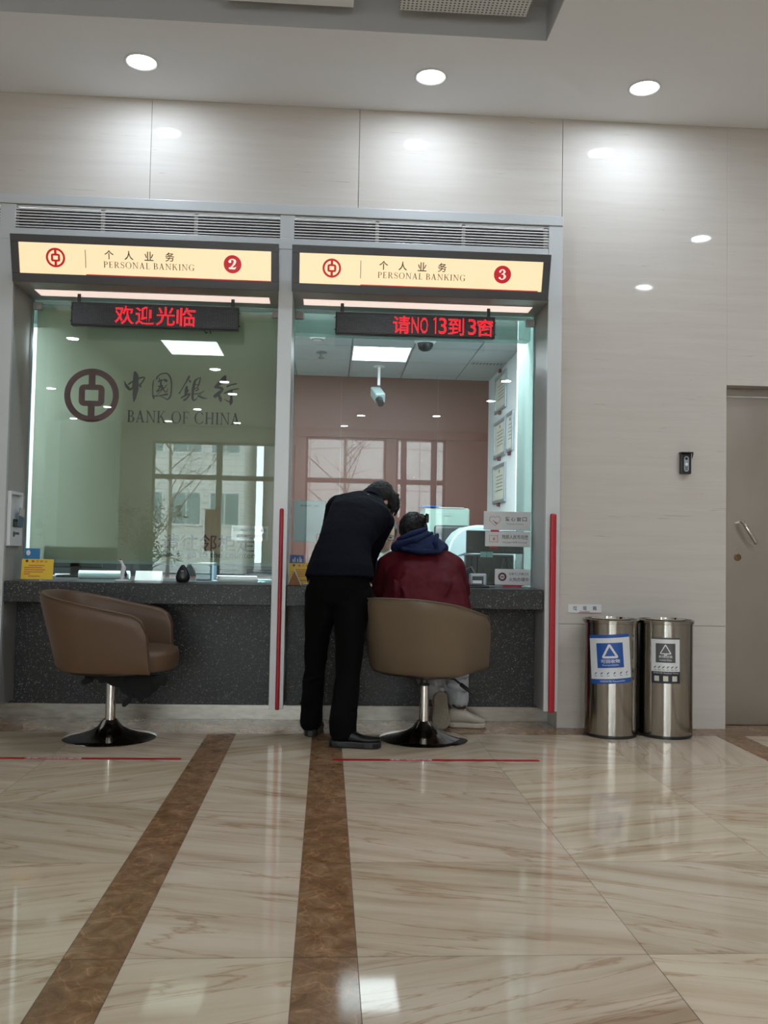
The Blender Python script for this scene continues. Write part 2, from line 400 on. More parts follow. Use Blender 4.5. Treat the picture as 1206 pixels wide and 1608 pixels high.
def brushed(name, col, rough=.28, axis=(1,1,1), amt=.12, bump=.02):
    n=NT(name); b=n.n('ShaderNodeBsdfPrincipled'); b.inputs['Metallic'].default_value=1
    tc=n.n('ShaderNodeTexCoord'); mp=n.n('ShaderNodeMapping'); mp.inputs['Scale'].default_value=axis; n.l(tc.outputs['Object'],mp.inputs[0])
    a=n.n('ShaderNodeTexNoise'); a.inputs['Scale'].default_value=40; a.inputs['Detail'].default_value=3; n.l(mp.outputs[0],a.inputs[0])
    r=ramp(n,a.outputs['Fac'],[(.2,tuple(c*(1-amt) for c in col[:3])+(1,)),(.8,tuple(min(1,c*(1+amt)) for c in col[:3])+(1,))]); n.l(r.outputs[0],b.inputs['Base Color'])
    ma=n.n('ShaderNodeMapRange'); ma.inputs[3].default_value=rough*.8; ma.inputs[4].default_value=rough*1.25; n.l(a.outputs['Fac'],ma.inputs[0]); n.l(ma.outputs[0],b.inputs['Roughness'])
    n.l(b.outputs[0],n.out.inputs[0]); return n.m
def led_face(name, col, strength, pitch):
    """lit diodes: round dots on a pitch, dark gaps between"""
    n=NT(name); tc=n.n('ShaderNodeTexCoord'); mp=n.n('ShaderNodeMapping'); mp.inputs['Scale'].default_value=(1/pitch,1,1/pitch); n.l(tc.outputs['Object'],mp.inputs[0])
    fr=n.n('ShaderNodeVectorMath',_operation='FRACTION'); n.l(mp.outputs[0],fr.inputs[0])
    sb=n.n('ShaderNodeVectorMath',_operation='SUBTRACT'); sb.inputs[1].default_value=(.5,0,.5); n.l(fr.outputs[0],sb.inputs[0])
    mk=n.n('ShaderNodeVectorMath',_operation='MULTIPLY'); mk.inputs[1].default_value=(1,0,1); n.l(sb.outputs[0],mk.inputs[0])
    ln=n.n('ShaderNodeVectorMath',_operation='LENGTH'); n.l(mk.outputs[0],ln.inputs[0])
    lt=n.n('ShaderNodeMath',_operation='LESS_THAN'); lt.inputs[1].default_value=.43; n.l(ln.outputs['Value'],lt.inputs[0])
    b=n.n('ShaderNodeBsdfPrincipled'); b.inputs['Base Color'].default_value=(.03,.01,.01,1); b.inputs['Emission Color'].default_value=col
    ms=n.n('ShaderNodeMath',_operation='MULTIPLY'); ms.inputs[1].default_value=strength; n.l(lt.outputs[0],ms.inputs[0]); n.l(ms.outputs[0],b.inputs['Emission Strength'])
    n.l(b.outputs[0],n.out.inputs[0]); return n.m
def dot_face(name, base, dot, pitch, rad, rough=.25):
    n=NT(name); tc=n.n('ShaderNodeTexCoord'); mp=n.n('ShaderNodeMapping'); mp.inputs['Scale'].default_value=(1/pitch,1/pitch,1/pitch); n.l(tc.outputs['Object'],mp.inputs[0])
    fr=n.n('ShaderNodeVectorMath',_operation='FRACTION'); n.l(mp.outputs[0],fr.inputs[0])
    sb=n.n('ShaderNodeVectorMath',_operation='SUBTRACT'); sb.inputs[1].default_value=(.5,.5,.5); n.l(fr.outputs[0],sb.inputs[0])
    return n,sb,rad,base,dot,rough
def finish_dots(args, mask):
    n,sb,rad,base,dot,rough=args
    mk=n.n('ShaderNodeVectorMath',_operation='MULTIPLY'); mk.inputs[1].default_value=mask; n.l(sb.outputs[0],mk.inputs[0])
    ln=n.n('ShaderNodeVectorMath',_operation='LENGTH'); n.l(mk.outputs[0],ln.inputs[0])
    lt=n.n('ShaderNodeMath',_operation='LESS_THAN'); lt.inputs[1].default_value=rad; n.l(ln.outputs['Value'],lt.inputs[0])
    mx=n.n('ShaderNodeMix',_data_type='RGBA'); mx.inputs[6].default_value=base; mx.inputs[7].default_value=dot; n.l(lt.outputs[0],mx.inputs[0])
    b=n.n('ShaderNodeBsdfPrincipled'); n.l(mx.outputs[2],b.inputs['Base Color']); b.inputs['Roughness'].default_value=rough
    n.l(b.outputs[0],n.out.inputs[0]); return n.m
def facade(name, wall, line, sx, sz):
    n=NT(name); b=n.n('ShaderNodeBsdfPrincipled'); b.inputs['Roughness'].default_value=.8
    tc=n.n('ShaderNodeTexCoord'); mp=n.n('ShaderNodeMapping'); mp.inputs['Rotation'].default_value=(R(90),0,0); n.l(tc.outputs['Object'],mp.inputs[0])
    br=n.n('ShaderNodeTexBrick'); br.offset=0; br.inputs['Color1'].default_value=wall; br.inputs['Color2'].default_value=tuple(c*.93 for c in wall[:3])+(1,); br.inputs['Mortar'].default_value=line
    br.inputs['Scale'].default_value=1; br.inputs['Brick Width'].default_value=sx; br.inputs['Row Height'].default_value=sz; br.inputs['Mortar Size'].default_value=.03
    n.l(mp.outputs[0],br.inputs[0]); n.l(br.outputs[0],b.inputs[0]); n.l(b.outputs[0],n.out.inputs[0]); return n.m

M=dict(
 wall=marble_wall(), tile=tile_beige(), brown=tile_brown(), granite=granite(),
 grout=mat('dark grout',(.10,.075,.05,1),.6),
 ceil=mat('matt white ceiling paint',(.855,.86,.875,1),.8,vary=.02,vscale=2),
 ceil_shade=mat('matt ceiling paint with recess shade',(.50,.51,.53,1),.8,vary=.02),  # darker grey puts the tray's shade into its walls and top
 plaster=mat('pale wall paint',(.62,.60,.55,1),.7,vary=.03),
 dimwall=mat('dark timber wall panel',(.16,.13,.10,1),.5,vary=.15,stretch=(1,1,.1)),
 frame=mat('light grey lacquered aluminium',(.57,.585,.58,1),.33,.15,.5,.02),
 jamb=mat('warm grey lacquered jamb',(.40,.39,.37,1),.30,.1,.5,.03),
 slat=mat('grey white louvre lacquer',(.80,.78,.76,1),.4,0,.5,.03),
 void=mat('black duct void',(.012,.012,.014,1),.7),
 charcoal=mat('charcoal grey lacquer',(.075,.075,.08,1),.38,.2,.5,.04),
 signface=mat('backlit cream acrylic',(.30,.25,.18,1),.3,emit=(1,.77,.46,1),estr=.86),
 red=mat('crimson film',(.42,.008,.018,1),.35,vary=.05),
 redlit=mat('translucent crimson film on lit acrylic',(.30,.006,.012,1),.35,emit=(.8,.01,.02,1),estr=.42),
 goldtxt=mat('bronze brown lettering',(.10,.062,.028,1),.4),
 white=mat('white plastic',(.74,.75,.75,1),.35,vary=.03),
 whiteglow=mat('white acrylic on lit badge',(.8,.8,.78,1),.3,emit=(1,.9,.75,1),estr=.55),
 paper=mat('white paper',(.72,.74,.74,1),.7,vary=.03),
 bluepaper=mat('pale blue paper',(.68,.86,.89,1),.7,vary=.04),
 acryl=mat('frosted white acrylic',(.70,.71,.71,1),.22,vary=.02),
 black=mat('black plastic',(.014,.014,.015,1),.32,vary=.2),
 matt=mat('matt black cloth',(.006,.006,.007,1),.9,vary=.3,bump=.3,bscale=80),
 ink=mat('black print',(.02,.02,.022,1),.5),
 grayink=mat('grey print',(.16,.16,.17,1),.5),
 steel=brushed('brushed stainless steel',(.345,.322,.29,1),.15,(1,1,.02),.12),
 doorsteel=brushed('dull stainless steel door sheet',(.37,.335,.30,1),.34,(.05,.05,.03),.16),
 kick=brushed('scuffed stainless kick plate',(.33,.305,.27,1),.30,(.3,1,1),.25),
 chrome=mat('polished chrome',(.72,.71,.70,1),.06,1,vary=.02),
 leather=mat('brown leatherette',(.115,.066,.038,1),.36,0,.35,.08,3,bump=.06,bscale=260),
 leather2=mat('khaki brown leatherette',(.155,.112,.070,1),.38,0,.35,.06,3,bump=.06,bscale=260),
 suit=mat('midnight navy suiting',(.0028,.0034,.0075,1),.8,0,.12,.2,90,bump=.12,bscale=300),
 trouser=mat('black suiting',(.0022,.0022,.0024,1),.85,0,.10,.2,90,bump=.1,bscale=300),
 shoe=mat('black shoe leather',(.007,.007,.008,1),.42,vary=.2),
 skin=mat('light skin',(.47,.28,.20,1),.5,0,.4,.06,12),
 hair=mat('black hair',(.006,.005,.0045,1),.45,0,.3,.5,60,stretch=(6,6,1),bump=.5,bscale=90),
 hairg=mat('greying black hair',(.05,.05,.052,1),.5,0,.5,.4,60,bump=.4,bscale=90),
 redcoat=mat('dark red padded nylon',(.075,.0035,.008,1),.6,0,.18,.14,9,bump=.15,bscale=26),
 hood=mat('navy fleece jersey',(.011,.019,.060,1),.85,0,.2,.2,40,bump=.25,bscale=140),
 greypant=mat('pale grey fleece trousers',(.36,.37,.39,1),.85,0,.2,.08,25,bump=.3,bscale=40),
 sneaker=mat('cream sneaker leather',(.42,.37,.30,1),.6,vary=.08),
 sole=mat('beige rubber sole',(.21,.17,.125,1),.7,vary=.18,vscale=30,bump=.6,bscale=60),
 tortoise=mat('dark tortoiseshell plastic',(.03,.018,.012,1),.2,vary=.6,vscale=50),
 green_film=film('sage green privacy film',(.46,.52,.36,1),(.72,.80,.66,1),.22),
 filmedge=film('clear edge of film',(.55,.72,.62,1),(.8,.95,.88,1),.4),
 pane=glass('laminated counter glass',k=.85), hallpane=glass('clear window glass',(.97,.985,.98,1),.8),
 frost=film('frosted teal glass',(.20,.265,.25,1),(.75,.85,.83,1),.35),
 clear=glass('clear acrylic',(.93,.95,.95,1),1.3),
 edge=mat('teal glass edge',(.25,.42,.40,1),.15,vary=.05),
 maroon=mat('maroon print',(.115,.022,.028,1),.5,vary=.05),
 yellow=mat('yellow printed card',(.80,.52,.012,1),.45,vary=.03),
 blue=mat('cyan blue printed card',(.02,.19,.42,1),.45,vary=.06),
 royal=mat('royal blue print',(.012,.085,.34,1),.4,vary=.04),
 slate=mat('slate grey print',(.085,.080,.085,1),.4,vary=.04),
 darkprint=mat('near black print',(.018,.016,.028,1),.4),
 orange=mat('orange brown card',(.30,.12,.03,1),.6),
 redink=mat('red print',(.50,.06,.02,1),.5),
 office=mat('terracotta laminate wall panel',(.135,.047,.036,1),.42,0,.4,.07,3,stretch=(1,1,.12)),
 officewhite=mat('white office wall paint',(.70,.75,.76,1),.6,vary=.02),
 tilegrid=mat('mineral ceiling tile',(.42,.46,.47,1),.85,vary=.05,vscale=40),
 tbar=mat('grey ceiling grid bar',(.16,.18,.19,1),.5),
 panel=mat('lit ceiling panel',(.8,.8,.8,1),.4,emit=(.86,.95,1,1),estr=7.0),
 lamp=mat('lit downlight diffuser',(.9,.9,.9,1),.4,emit=(.92,.96,1,1),estr=9.0),
 tube=mat('lit pinkish tube diffuser',(.7,.6,.55,1),.4,emit=(1,.80,.70,1),estr=.80),
 cabinet=mat('pale green steel cabinet',(.29,.42,.37,1),.45,vary=.03),
 machine=mat('pale grey machine plastic',(.36,.47,.48,1),.35,vary=.03),
 teal=mat('pale teal plastic',(.25,.48,.46,1),.45,vary=.06),
 dark=mat('dark grey plastic',(.03,.038,.042,1),.4,vary=.2),
 bluegrey=mat('blue grey folder card',(.13,.20,.26,1),.6),
 certframe=mat('silver grey frame',(.36,.41,.44,1),.3,.4,vary=.04),
 certpaper=mat('cream certificate paper',(.62,.61,.52,1),.7,vary=.05),
 brass=mat('worn brass',(.30,.21,.11,1),.35,1,vary=.2),
 terracotta=mat('brown glazed pot',(.10,.06,.04,1),.3),
 leaf=mat('green leaf',(.045,.10,.03,1),.5,vary=.3), bark=mat('grey brown bark',(.12,.10,.085,1),.9,vary=.3,vscale=20),
 asphalt=mat('grey paving',(.28,.28,.28,1),.9,vary=.1), bronze=mat('bronze anodised window frame',(.10,.085,.07,1),.4,.3),
 fac1=facade('pale tiled facade',(.70,.69,.66,1),(.42,.40,.37,1),.9,.25), fac2=facade('grey panel facade',(.55,.52,.50,1),(.28,.26,.25,1),1.5,1.7),
 winglass=mat('dark window glass',(.10,.17,.18,1),.1), grime=mat('grey scuffed concrete',(.3,.28,.25,1),.8),
)
_a=dot_face('unlit diode matrix',(.008,.008,.009,1),(.055,.05,.05,1),.0105,.30); M['led']=finish_dots(_a,(1,0,1))
_a=dot_face('perforated white steel',(.66,.65,.62,1),(.10,.10,.10,1),.020,.27,.5); M['perf']=finish_dots(_a,(1,1,0))
M['ledred']=led_face('lit red diodes',(1,.012,.03,1),1.5,.0086)

# ================================================================== THE SETTING
CZ = 3.54
XL, XR, YB = -7.0, 4.6, -13.5
# floor: marble slabs laid edge to edge over a dark bed
def build_floor():
    xs=[XL]; 
    cols=[]                                # (x0,x1,material)
    x=-.615
    left=[]
    while x-.66>XL: left.append((x-.66,x,0)); x-=.66
    cols += left[::-1]
    cols += [(-.615,-.465,1),(-.465,-.06,0),(-.06,.095,1),(.095,.823,0),(.823,1.485,0),(1.485,2.175,0),(2.175,2.335,1),(2.335,3.0,0),(3.0,3.66,0),(3.66,4.32,0)]
    rows=[-.19-.67*i for i in range(21)]
    me=bpy.data.meshes.new('floor'); v=[];f=[];mi=[];uvs=[];tone=[]
    g=.0009
    def quad(x0,x1,y0,y1,m):
        b=len(v); v.extend([(x0+g,y0+g,0),(x1-g,y0+g,0),(x1-g,y1-g,0),(x0+g,y1-g,0)]); f.append((b,b+1,b+2,b+3)); mi.append(m)
        ox,oy=random.uniform(0,90),random.uniform(0,90); a=R(random.choice((14,18,-16,-20,-26,22,-30,100))) if m==0 else 0
        cx,cy=(x0+x1)/2,(y0+y1)/2
        for p in v[b:b+4]:
            dx,dy=p[0]-cx,p[1]-cy; uvs.append((dx*math.cos(a)-dy*math.sin(a)+ox,dx*math.sin(a)+dy*math.cos(a)+oy))
        t=random.uniform(.93,1.07); tone.extend([(t,t*random.uniform(.985,1.01),t*random.uniform(.96,1.02),1)]*4)
    # brown border along the counters and wall
    x=XL
    while x<XR:
        quad(x,min(x+1.32,XR),-.19,.34,1); x+=1.32
    for x0,x1,m in cols:
        for k in range(20):
            quad(x0,x1,rows[k+1],rows[k],m)
    me.from_pydata(v,[],f); me.polygons.foreach_set('material_index',mi)
    ul=me.uv_layers.new(name='tile')
    for i,u in enumerate(uvs): ul.data[i].uv=u
    ca=me.color_attributes.new('tone','FLOAT_COLOR','CORNER')
    for i,c in enumerate(tone): ca.data[i].color=c
    b=len(me.vertices)
    o=link('floor',me,[M['tile'],M['brown'],M['grout']])
    bm=bmesh.new(); bm.from_mesh(me)
    q=[bm.verts.new(p) for p in ((XL,YB,-.0008),(XR,YB,-.0008),(XR,.34,-.0008),(XL,.34,-.0008))]
    fc=bm.faces.new(q); fc.material_index=2
    q2=[bm.verts.new(p) for p in ((XL,YB,-.05),(XL,.34,-.05),(XR,.34,-.05),(XR,YB,-.05))]
    fc=bm.faces.new(q2); fc.material_index=2
    bm.to_mesh(me); bm.free()
    return struct(o)
floor=build_floor()

# ceiling with a sunken tray
def build_ceiling():
    mb=MB(); t0,t1=(-5.6,1.035),(-4.4,-.79)
    mb.box(XL,XR,t1[1],.3,CZ,CZ+.4); mb.box(t0[1],XR,t1[0],t1[1],CZ,CZ+.4); mb.box(XL,t0[0],t1[0],t1[1],CZ,CZ+.4)
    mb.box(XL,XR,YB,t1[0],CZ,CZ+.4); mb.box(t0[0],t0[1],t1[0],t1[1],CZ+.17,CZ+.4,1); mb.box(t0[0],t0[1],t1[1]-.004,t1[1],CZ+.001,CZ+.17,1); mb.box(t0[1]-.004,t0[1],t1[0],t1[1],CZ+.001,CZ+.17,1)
    return struct(obj('ceiling',mb,[M['ceil'],M['ceil_shade']]))
build_ceiling()
# front wall of marble panels with hairline joints
mb=MB(); g=.0012
for a,b in ((-7.0,-4.6),(-4.6,-3.4),(-3.4,-2.23),(-2.23,-1.05),(-1.05,.134),(.134,1.325)): mb.box(a+g,b-g,0,.3,2.945,CZ)
mb.box(1.325+g,2.315,0,.3,.592+g,CZ); mb.box(1.325+g,2.315,0,.3,0,.592-g)
mb.box(2.315,3.25,0,.3,2.0,CZ); mb.box(3.25,XR,0,.3,0,CZ)
mb.box(XL,-3.5,0,.3,0,2.945)
struct(obj('wall_front',mb,M['wall'],bevel=.0015,seg=1))
mb=MB(); mb.box(XL-.2,XL,YB,.3,0,CZ); struct(obj('wall_left',mb,M['plaster']))
mb=MB(); mb.box(XR,XR+.2,YB,.3,0,CZ); struct(obj('wall_right',mb,M['wall']))
# rear wall of the hall with its tall windows
WIN=[(-3.72,-.72,3.2,(-2.32,)),(-.50,1.22,3.38,()),(1.43,2.50,3.38,(1.60,2.25))]
mb=MB(); y0,y1=YB-.25,YB
mb.box(XL,-3.92,y0,y1,0,CZ); mb.box(-3.92,WIN[0][0],y0,y1,0,CZ); mb.box(WIN[0][1],WIN[1][0],y0,y1,0,CZ); mb.box(WIN[1][1],WIN[2][0],y0,y1,0,CZ); mb.box(WIN[2][1],XR,y0,y1,0,CZ)
for a,b,t,mm in WIN: mb.box(a,b,y0,y1,t,CZ); mb.box(a,b,y0,y1,0,.25)
struct(obj('wall_back',mb,M['plaster']))
mb=MB(); mb.box(-5.5,-4.38,YB,YB+.45,0,CZ); struct(obj('trim_1',mb,M['dimwall']))       # dark pier by the windows
for k,(a,b,t,mm) in enumerate(WIN):
    mb=MB(); f=.05
    mb.box(a,a+f,YB-.16,YB-.06,.25,t); mb.box(b-f,b,YB-.16,YB-.06,.25,t); mb.box(a+f,b-f,YB-.16,YB-.06,t-f,t); mb.box(a+f,b-f,YB-.16,YB-.06,.25,.25+f)
    mb.box(a+f,b-f,YB-.16,YB-.06,2.40,2.50)
    for q in mm: mb.box(q-.06,q+.06,YB-.16,YB-.06,.25+f,2.40); mb.box(q-.06,q+.06,YB-.16,YB-.06,2.50,t-f)
    w=struct(obj('window_%d'%(k+3),mb,M['bronze']))
    pm=MB(); pm.box(a+f,b-f,YB-.115,YB-.109,.25+f,t-f); obj('glass_pane',pm,M['hallpane'],w)
    lp=bpy.data.lights.new('window_portal','AREA'); lp.shape='RECTANGLE'; lp.size=b-a; lp.size_y=t-.25; lp.cycles.is_portal=True
    lo=bpy.data.objects.new('window_portal',lp); COL.objects.link(lo); lo.location=((a+b)/2,YB-.3,(t+.25)/2); lo.rotation_euler=(R(90),0,0)
# steel door in the marble wall
d=MB(); d.box(2.318,3.247,.13,.17,.0015,1.955); d.box(2.318,3.247,.175,.2,.0005,.02); door=struct(obj('door_1',d,M['doorsteel'],bevel=.003))
fr=MB(); fr.box(2.316,3.249,.10,.19,1.957,1.999); fr.box(2.316,2.3175,.125,.2,0,1.957); fr.box(3.2475,3.249,.125,.2,0,1.957); obj('door_frame',fr,M['doorsteel'],door,bevel=.002)
h=MB(); h.tube([(2.451,.13,1.203),(2.452,.085,1.200),(2.458,.073,1.190),(2.527,.073,1.085),(2.532,.085,1.077),(2.533,.13,1.075)],[.008,.009,.011,.011,.009,.008],12)
obj('door_handle',h,M['chrome'],door,smooth=60)
k=MB(); k.lathe([(.022,0),(.022,.006),(.016,.010),(.012,.006)],n=28,M=Matrix.Translation((2.443,.13,.993))@Matrix.Rotation(R(90),4,'X')); lk=obj('keyhole',k,M['brass'],door,smooth=40)
k=MB(); k.box(2.44,2.446,.1225,.1235,.985,1.001); obj('key_slot',k,M['black'],lk)
k=MB(); k.lathe([(.010,0),(.010,.003),(.006,.004)],n=20,M=Matrix.Translation((2.443,.13,1.047))@Matrix.Rotation(R(90),4,'X')); obj('lock_cover',k,M['doorsteel'],door,smooth=40)
# aluminium frame round the counters
def pillar(n,x0,x1,xl,xr):
    mb=MB(); mb.box(x0,x1,-.04,-.012,.10,2.888); 
    mb.box(xl,xr,-.0115,.34,.10,2.888,1)
    return struct(obj('trim_%d'%n,mb,[M['frame'],M['jamb']],bevel=.002))
pillar(2,-1.858,-1.773,-1.856,-1.774); pillar(3,-.3065,-.2265,-.3055,-.2275); pillar(4,1.240,1.322,1.241,1.321)
mb=MB(); mb.box(-3.5,1.322,-.045,-.005,2.889,2.944); mb.box(-3.5,1.238,-.042,-.005,2.69,2.752); struct(obj('trim_5',mb,M['frame'],bevel=.002))
mb=MB(); mb.box(-1.771,-.308,-.035,-.012,2.456,2.689); mb.box(-.225,1.238,-.035,-.012,2.456,2.689); struct(obj('trim_9',mb,M['frame']))
mb=MB(); mb.box(-3.5,-1.86,-.02,.2,.08,2.69); struct(obj('trim_6',mb,M['frame']))
# plinth and kick plate
mb=MB(); mb.box(-3.5,1.3225,.20,.215,.0005,.082); struct(obj('baseboard_front',mb,M['kick']))
mb=MB(); mb.box(-3.5,1.32,.25,.33,.0005,.745); struct(obj('wall_under_counter',mb,M['dimwall']))
mb=MB(); mb.box(-6.9,1.32,.006,.29,2.95,3.53); mb.box(-1.95,1.62,3.456,3.56,0.01,2.69); mb.box(1.33,2.31,.006,.29,.01,2.9); mb.box(1.3214,1.3261,.012,.29,.101,2.94); struct(obj('wall_lining',mb,M['dimwall']))
mb=MB(); mb.box(1.3227,1.3248,.0,.215,.001,.0995); struct(obj('trim_7',mb,M['brown']))
# soffits over the counters
mb=MB()
for a,b in ((-1.771,-.308),(-.225,1.239)): mb.box(a,b,-.062,.40,2.442,2.455)
struct(obj('trim_8',mb,M['jamb']))
# ---- the office behind the glass
IX0,IX1,IY=-1.95,1.52,3.45
mb=MB()
px=[-1.95,-.82,.105,1.031,1.62]
for a,b in zip(px,px[1:]):
    for c,d_ in ((0,2.055),(2.058,2.7)): mb.box(a+.0015,b-.0015,IY,IY+.12,c,d_)
struct(obj('wall_office_back',mb,M['office']))
mb=MB(); mb.box(IX1,IX1+.12,2.30,IY+.13,0,2.72); mb.box(1.52,1.64,.80,2.30,0,2.72); struct(obj('wall_office_right',mb,M['officewhite']))
mb=MB(); mb.box(1.245,1.30,.34,.80,0,2.72); struct(obj('wall_pier',mb,M['frost']))
mb=MB(); mb.box(1.246,1.52,.80,.83,0,2.72); struct(obj('wall_return',mb,M['officewhite']))
mb=MB(); mb.box(IX0-.1,IX0,.34,IY+.13,0,2.72); struct(obj('wall_office_left',mb,M['officewhite']))
mb=MB(); mb.box(IX0,1.64,.36,IY,-.05,-.005); struct(obj('floor_office',mb,M['grime']))
# suspended ceiling: tiles in a dark grid with the lit panels left open
xt=[-1.95,-1.385,-.905,-.325,.165,.665,1.195,1.64]; yt=[.42,1.02,1.57,2.13,2.70,3.25,3.45]
LIT=[(4,3),(1,3),(1,0),(3,0),(5,0)]  # last three are added out of view to brighten the office
mb=MB()
for i in range(len(xt)-1):
    for j in range(len(yt)-1):
        if (i,j) in LIT: continue
        mb.box(xt[i]+.006,xt[i+1]-.006,yt[j]+.006,yt[j+1]-.006,2.640,2.655,0)
mb.box(IX0,1.64,.34,IY,2.656,2.72,1); mb.box(-3.6,1.72,.30,3.62,2.7205,2.76,1)
for x in xt[1:-1]: mb.box(x-.0055,x+.0055,.42,IY,2.643,2.6555,1)
for y in yt[1:-1]:
    for i in range(len(xt)-1): mb.box(xt[i]+.006,xt[i+1]-.006,y-.0055,y+.0055,2.643,2.6555,1)
struct(obj('ceiling_office',mb,[M['tilegrid'],M['tbar']]))
mb=MB(); mb.box(-1.93,1.243,.42,.52,2.325,2.64); struct(obj('beam_1',mb,M['frost']))
mb=MB(); mb.box(-1.93,1.243,.30,.40,2.456,2.72); struct(obj('beam_2',mb,M['jamb']))
for n_,(i,j) in enumerate(LIT):
    lab=('bright square ceiling light panel in the office above the brown panelled wall','bright ceiling light panel glowing through the green film')[n_] if n_<2 else 'added unseen light panel brightening the office, directly behind the beam over the counter glass'
    t=thing('ceiling_light',lab,'light',((xt[i]+xt[i+1])/2,(yt[j]+yt[j+1])/2,2.640),0,'office ceiling light panels')
    hx=(xt[i+1]-xt[i])/2-.007; hy=(yt[j+1]-yt[j])/2-.007
    mb=MB(); mb.box(-hx+.012,hx-.012,-hy+.012,hy-.012,.001,.014); obj('diffuser',mb,M['panel'],t)
    mb=MB(); mb.box(-hx,hx,-hy,-hy+.011,0,.015); mb.box(-hx,hx,hy-.011,hy,0,.015); mb.box(-hx,-hx+.011,-hy+.011,hy-.011,0,.015); mb.box(hx-.011,hx,-hy+.011,hy-.011,0,.015); obj('frame',mb,M['white'],t)
    if n_<2: continue
    ld=bpy.data.lights.new('added_panel_light','AREA'); ld.shape='RECTANGLE'; ld.size=hx*1.8; ld.size_y=hy*1.8; ld.energy=P_OFFICE; ld.color=(.86,.95,1)
    lo=bpy.data.objects.new('added_panel_light',ld); COL.objects.link(lo); lo.location=(t.location.x,t.location.y,2.636)
# ---- counter glass
def counter_window(n,x0,x1,z0):
    mb=MB(); mb.box(x0,x1,.29,.302,z0,2.436)
    w=struct(obj('window_%d'%n,mb,[M['pane']]))
    e=MB(); e.box(x0-.004,x0,.287,.305,z0,2.436); e.box(x1,x1+.004,.287,.305,z0,2.436); obj('glass_edge',e,M['edge'],w)
    c=MB()
    for x in (x0,x1):
        sx=1 if x==x0 else -1
        for z in (2.40,): c.box(min(x,x+sx*.05),max(x,x+sx*.05),.282,.310,z-.022,z+.022)
    obj('clamp',c,M['jamb'],w,bevel=.004)
    return w
win1=counter_window(1,-1.766,-.312,.789); win2=counter_window(2,-.221,1.234,.789)
fm=MB(); fm.add([(-1.745,.3045,.905),(-.314,.3045,.905),(-.314,.3045,2.40),(-1.745,.3045,2.40)],[(0,1,2,3)]); obj('privacy_film',fm,M['green_film'],win1)
fm=MB(); fm.add([(-1.745,.3045,.885),(-.314,.3045,.885),(-.314,.3045,.9048),(-1.745,.3045,.9048)],[(0,1,2,3)]); obj('film_edge',fm,M['filmedge'],win1)

# ================================================================== OUTSIDE, seen only in the glass
def apartment(name,label,x0,x1,y,h,cols,rows,mt):
    t=thing(name,label,'building',((x0+x1)/2,y,0))
    w=x1-x0; mb=MB(); mb.box(-w/2,w/2,-6,0,-.1,h); obj('wall',mb,mt,t)
    for i in range(cols):
        for j in range(rows):
            cx=-w/2+w*(i+.5)/cols; cz=1.2+j*2.9+1.3
            f=MB(); f.box(cx-.62,cx+.62,.0,.06,cz-.7,cz+.7); fo=obj('window',f,M['white'],t)
            p=MB(); p.box(cx-.55,cx-.03,.06,.075,cz-.62,cz+.62); p.box(cx+.03,cx+.55,.06,.075,cz-.62,cz+.62); obj('pane',p,M['winglass'],fo)
    return t
apartment('apartment_building','pale tiled apartment block with rows of windows, mirrored in the counter glass',-9.5,-3.4,-31,22,4,7,M['fac1'])
t=thing('office_building','rounded grey panelled building across the street, mirrored in the counter glass','building',(2.2,-36,0))
mb=MB(); mb.lathe([(5.2,-.1),(5.2,16),(0.01,16)],n=64,cap1=False); obj('wall',mb,M['fac2'],t,smooth=40)
for k in range(8):
    a=R(40+k*14); f=MB(); f.box(-.5,.5,-.05,.05,7.2,8.6); o=obj('window',f,M['winglass'],t); o.location=(5.2*math.cos(a),5.2*math.sin(a),0); o.rotation_euler=(0,0,a-PI/2)
mb=MB(); mb.box(-30,30,-60,YB-.3,-.25,-.15); o=obj('ground_outside',mb,M['asphalt']); struct(o)
def bare_tree(label,loc,h,seed,group='bare street trees outside'):
    rn=random.Random(seed); t=thing('street_tree',label,'tree',loc,0,group); mb=MB()
    mb.tube([(0,0,0),(.05,0,h*.35),(0,.05,h*.7),(.08,0,h)],[.06,.05,.03,.010],8); 
    for k in range(15):
        z=h*(.25+.7*k/15); a=rn.uniform(0,2*PI); L=h*(.42-.02*k)*rn.uniform(.8,1.1)
        d=Vector((math.cos(a),math.sin(a)*.6,.9)); p0=Vector((0,0,z)); p1=p0+d*L*.5; p2=p0+d*L+Vector((0,0,.1*L))
        mb.tube([p0,p1,p2],[.020,.012,.005],6)
        for q in range(3):
            s_=p0.lerp(p2,.35+.2*q); e=s_+Vector((rn.uniform(-1,1),rn.uniform(-.4,.4),rn.uniform(.2,.9)))*L*.35; mb.tube([s_,e],[.012,.004],5)
    obj('trunk',mb,M['bark'],t)
bare_tree('bare branching street tree mirrored in the glass of window three',(.42,-19.5,-.15),6.4,3)
bare_tree('bare pale street tree mirrored in the green filmed glass',(-4.3,-19,-.15),6.0,5)
t=thing('banner','upright red notice board with white writing, mirrored in the green filmed glass','sign',(-2.35,-12.9,0))
mb=MB(); mb.box(-.15,.15,-.02,.02,.9,1.75); obj('board',mb,M['red'],t)
mb=MB(); mb.box(-.16,.16,-.15,.15,.0005,.03); mb.box(-.02,.02,-.02,.02,.03,.9); obj('stand',mb,M['black'],t)
for k,(a,b) in enumerate(((-.09,-.02),(.03,.10))): 
    o=link('lettering',text_mesh('\n'.join('请您取号等候'),-a,-b,1.05,1.6,-.021),M['white'],t); o.rotation_euler=(0,0,PI)
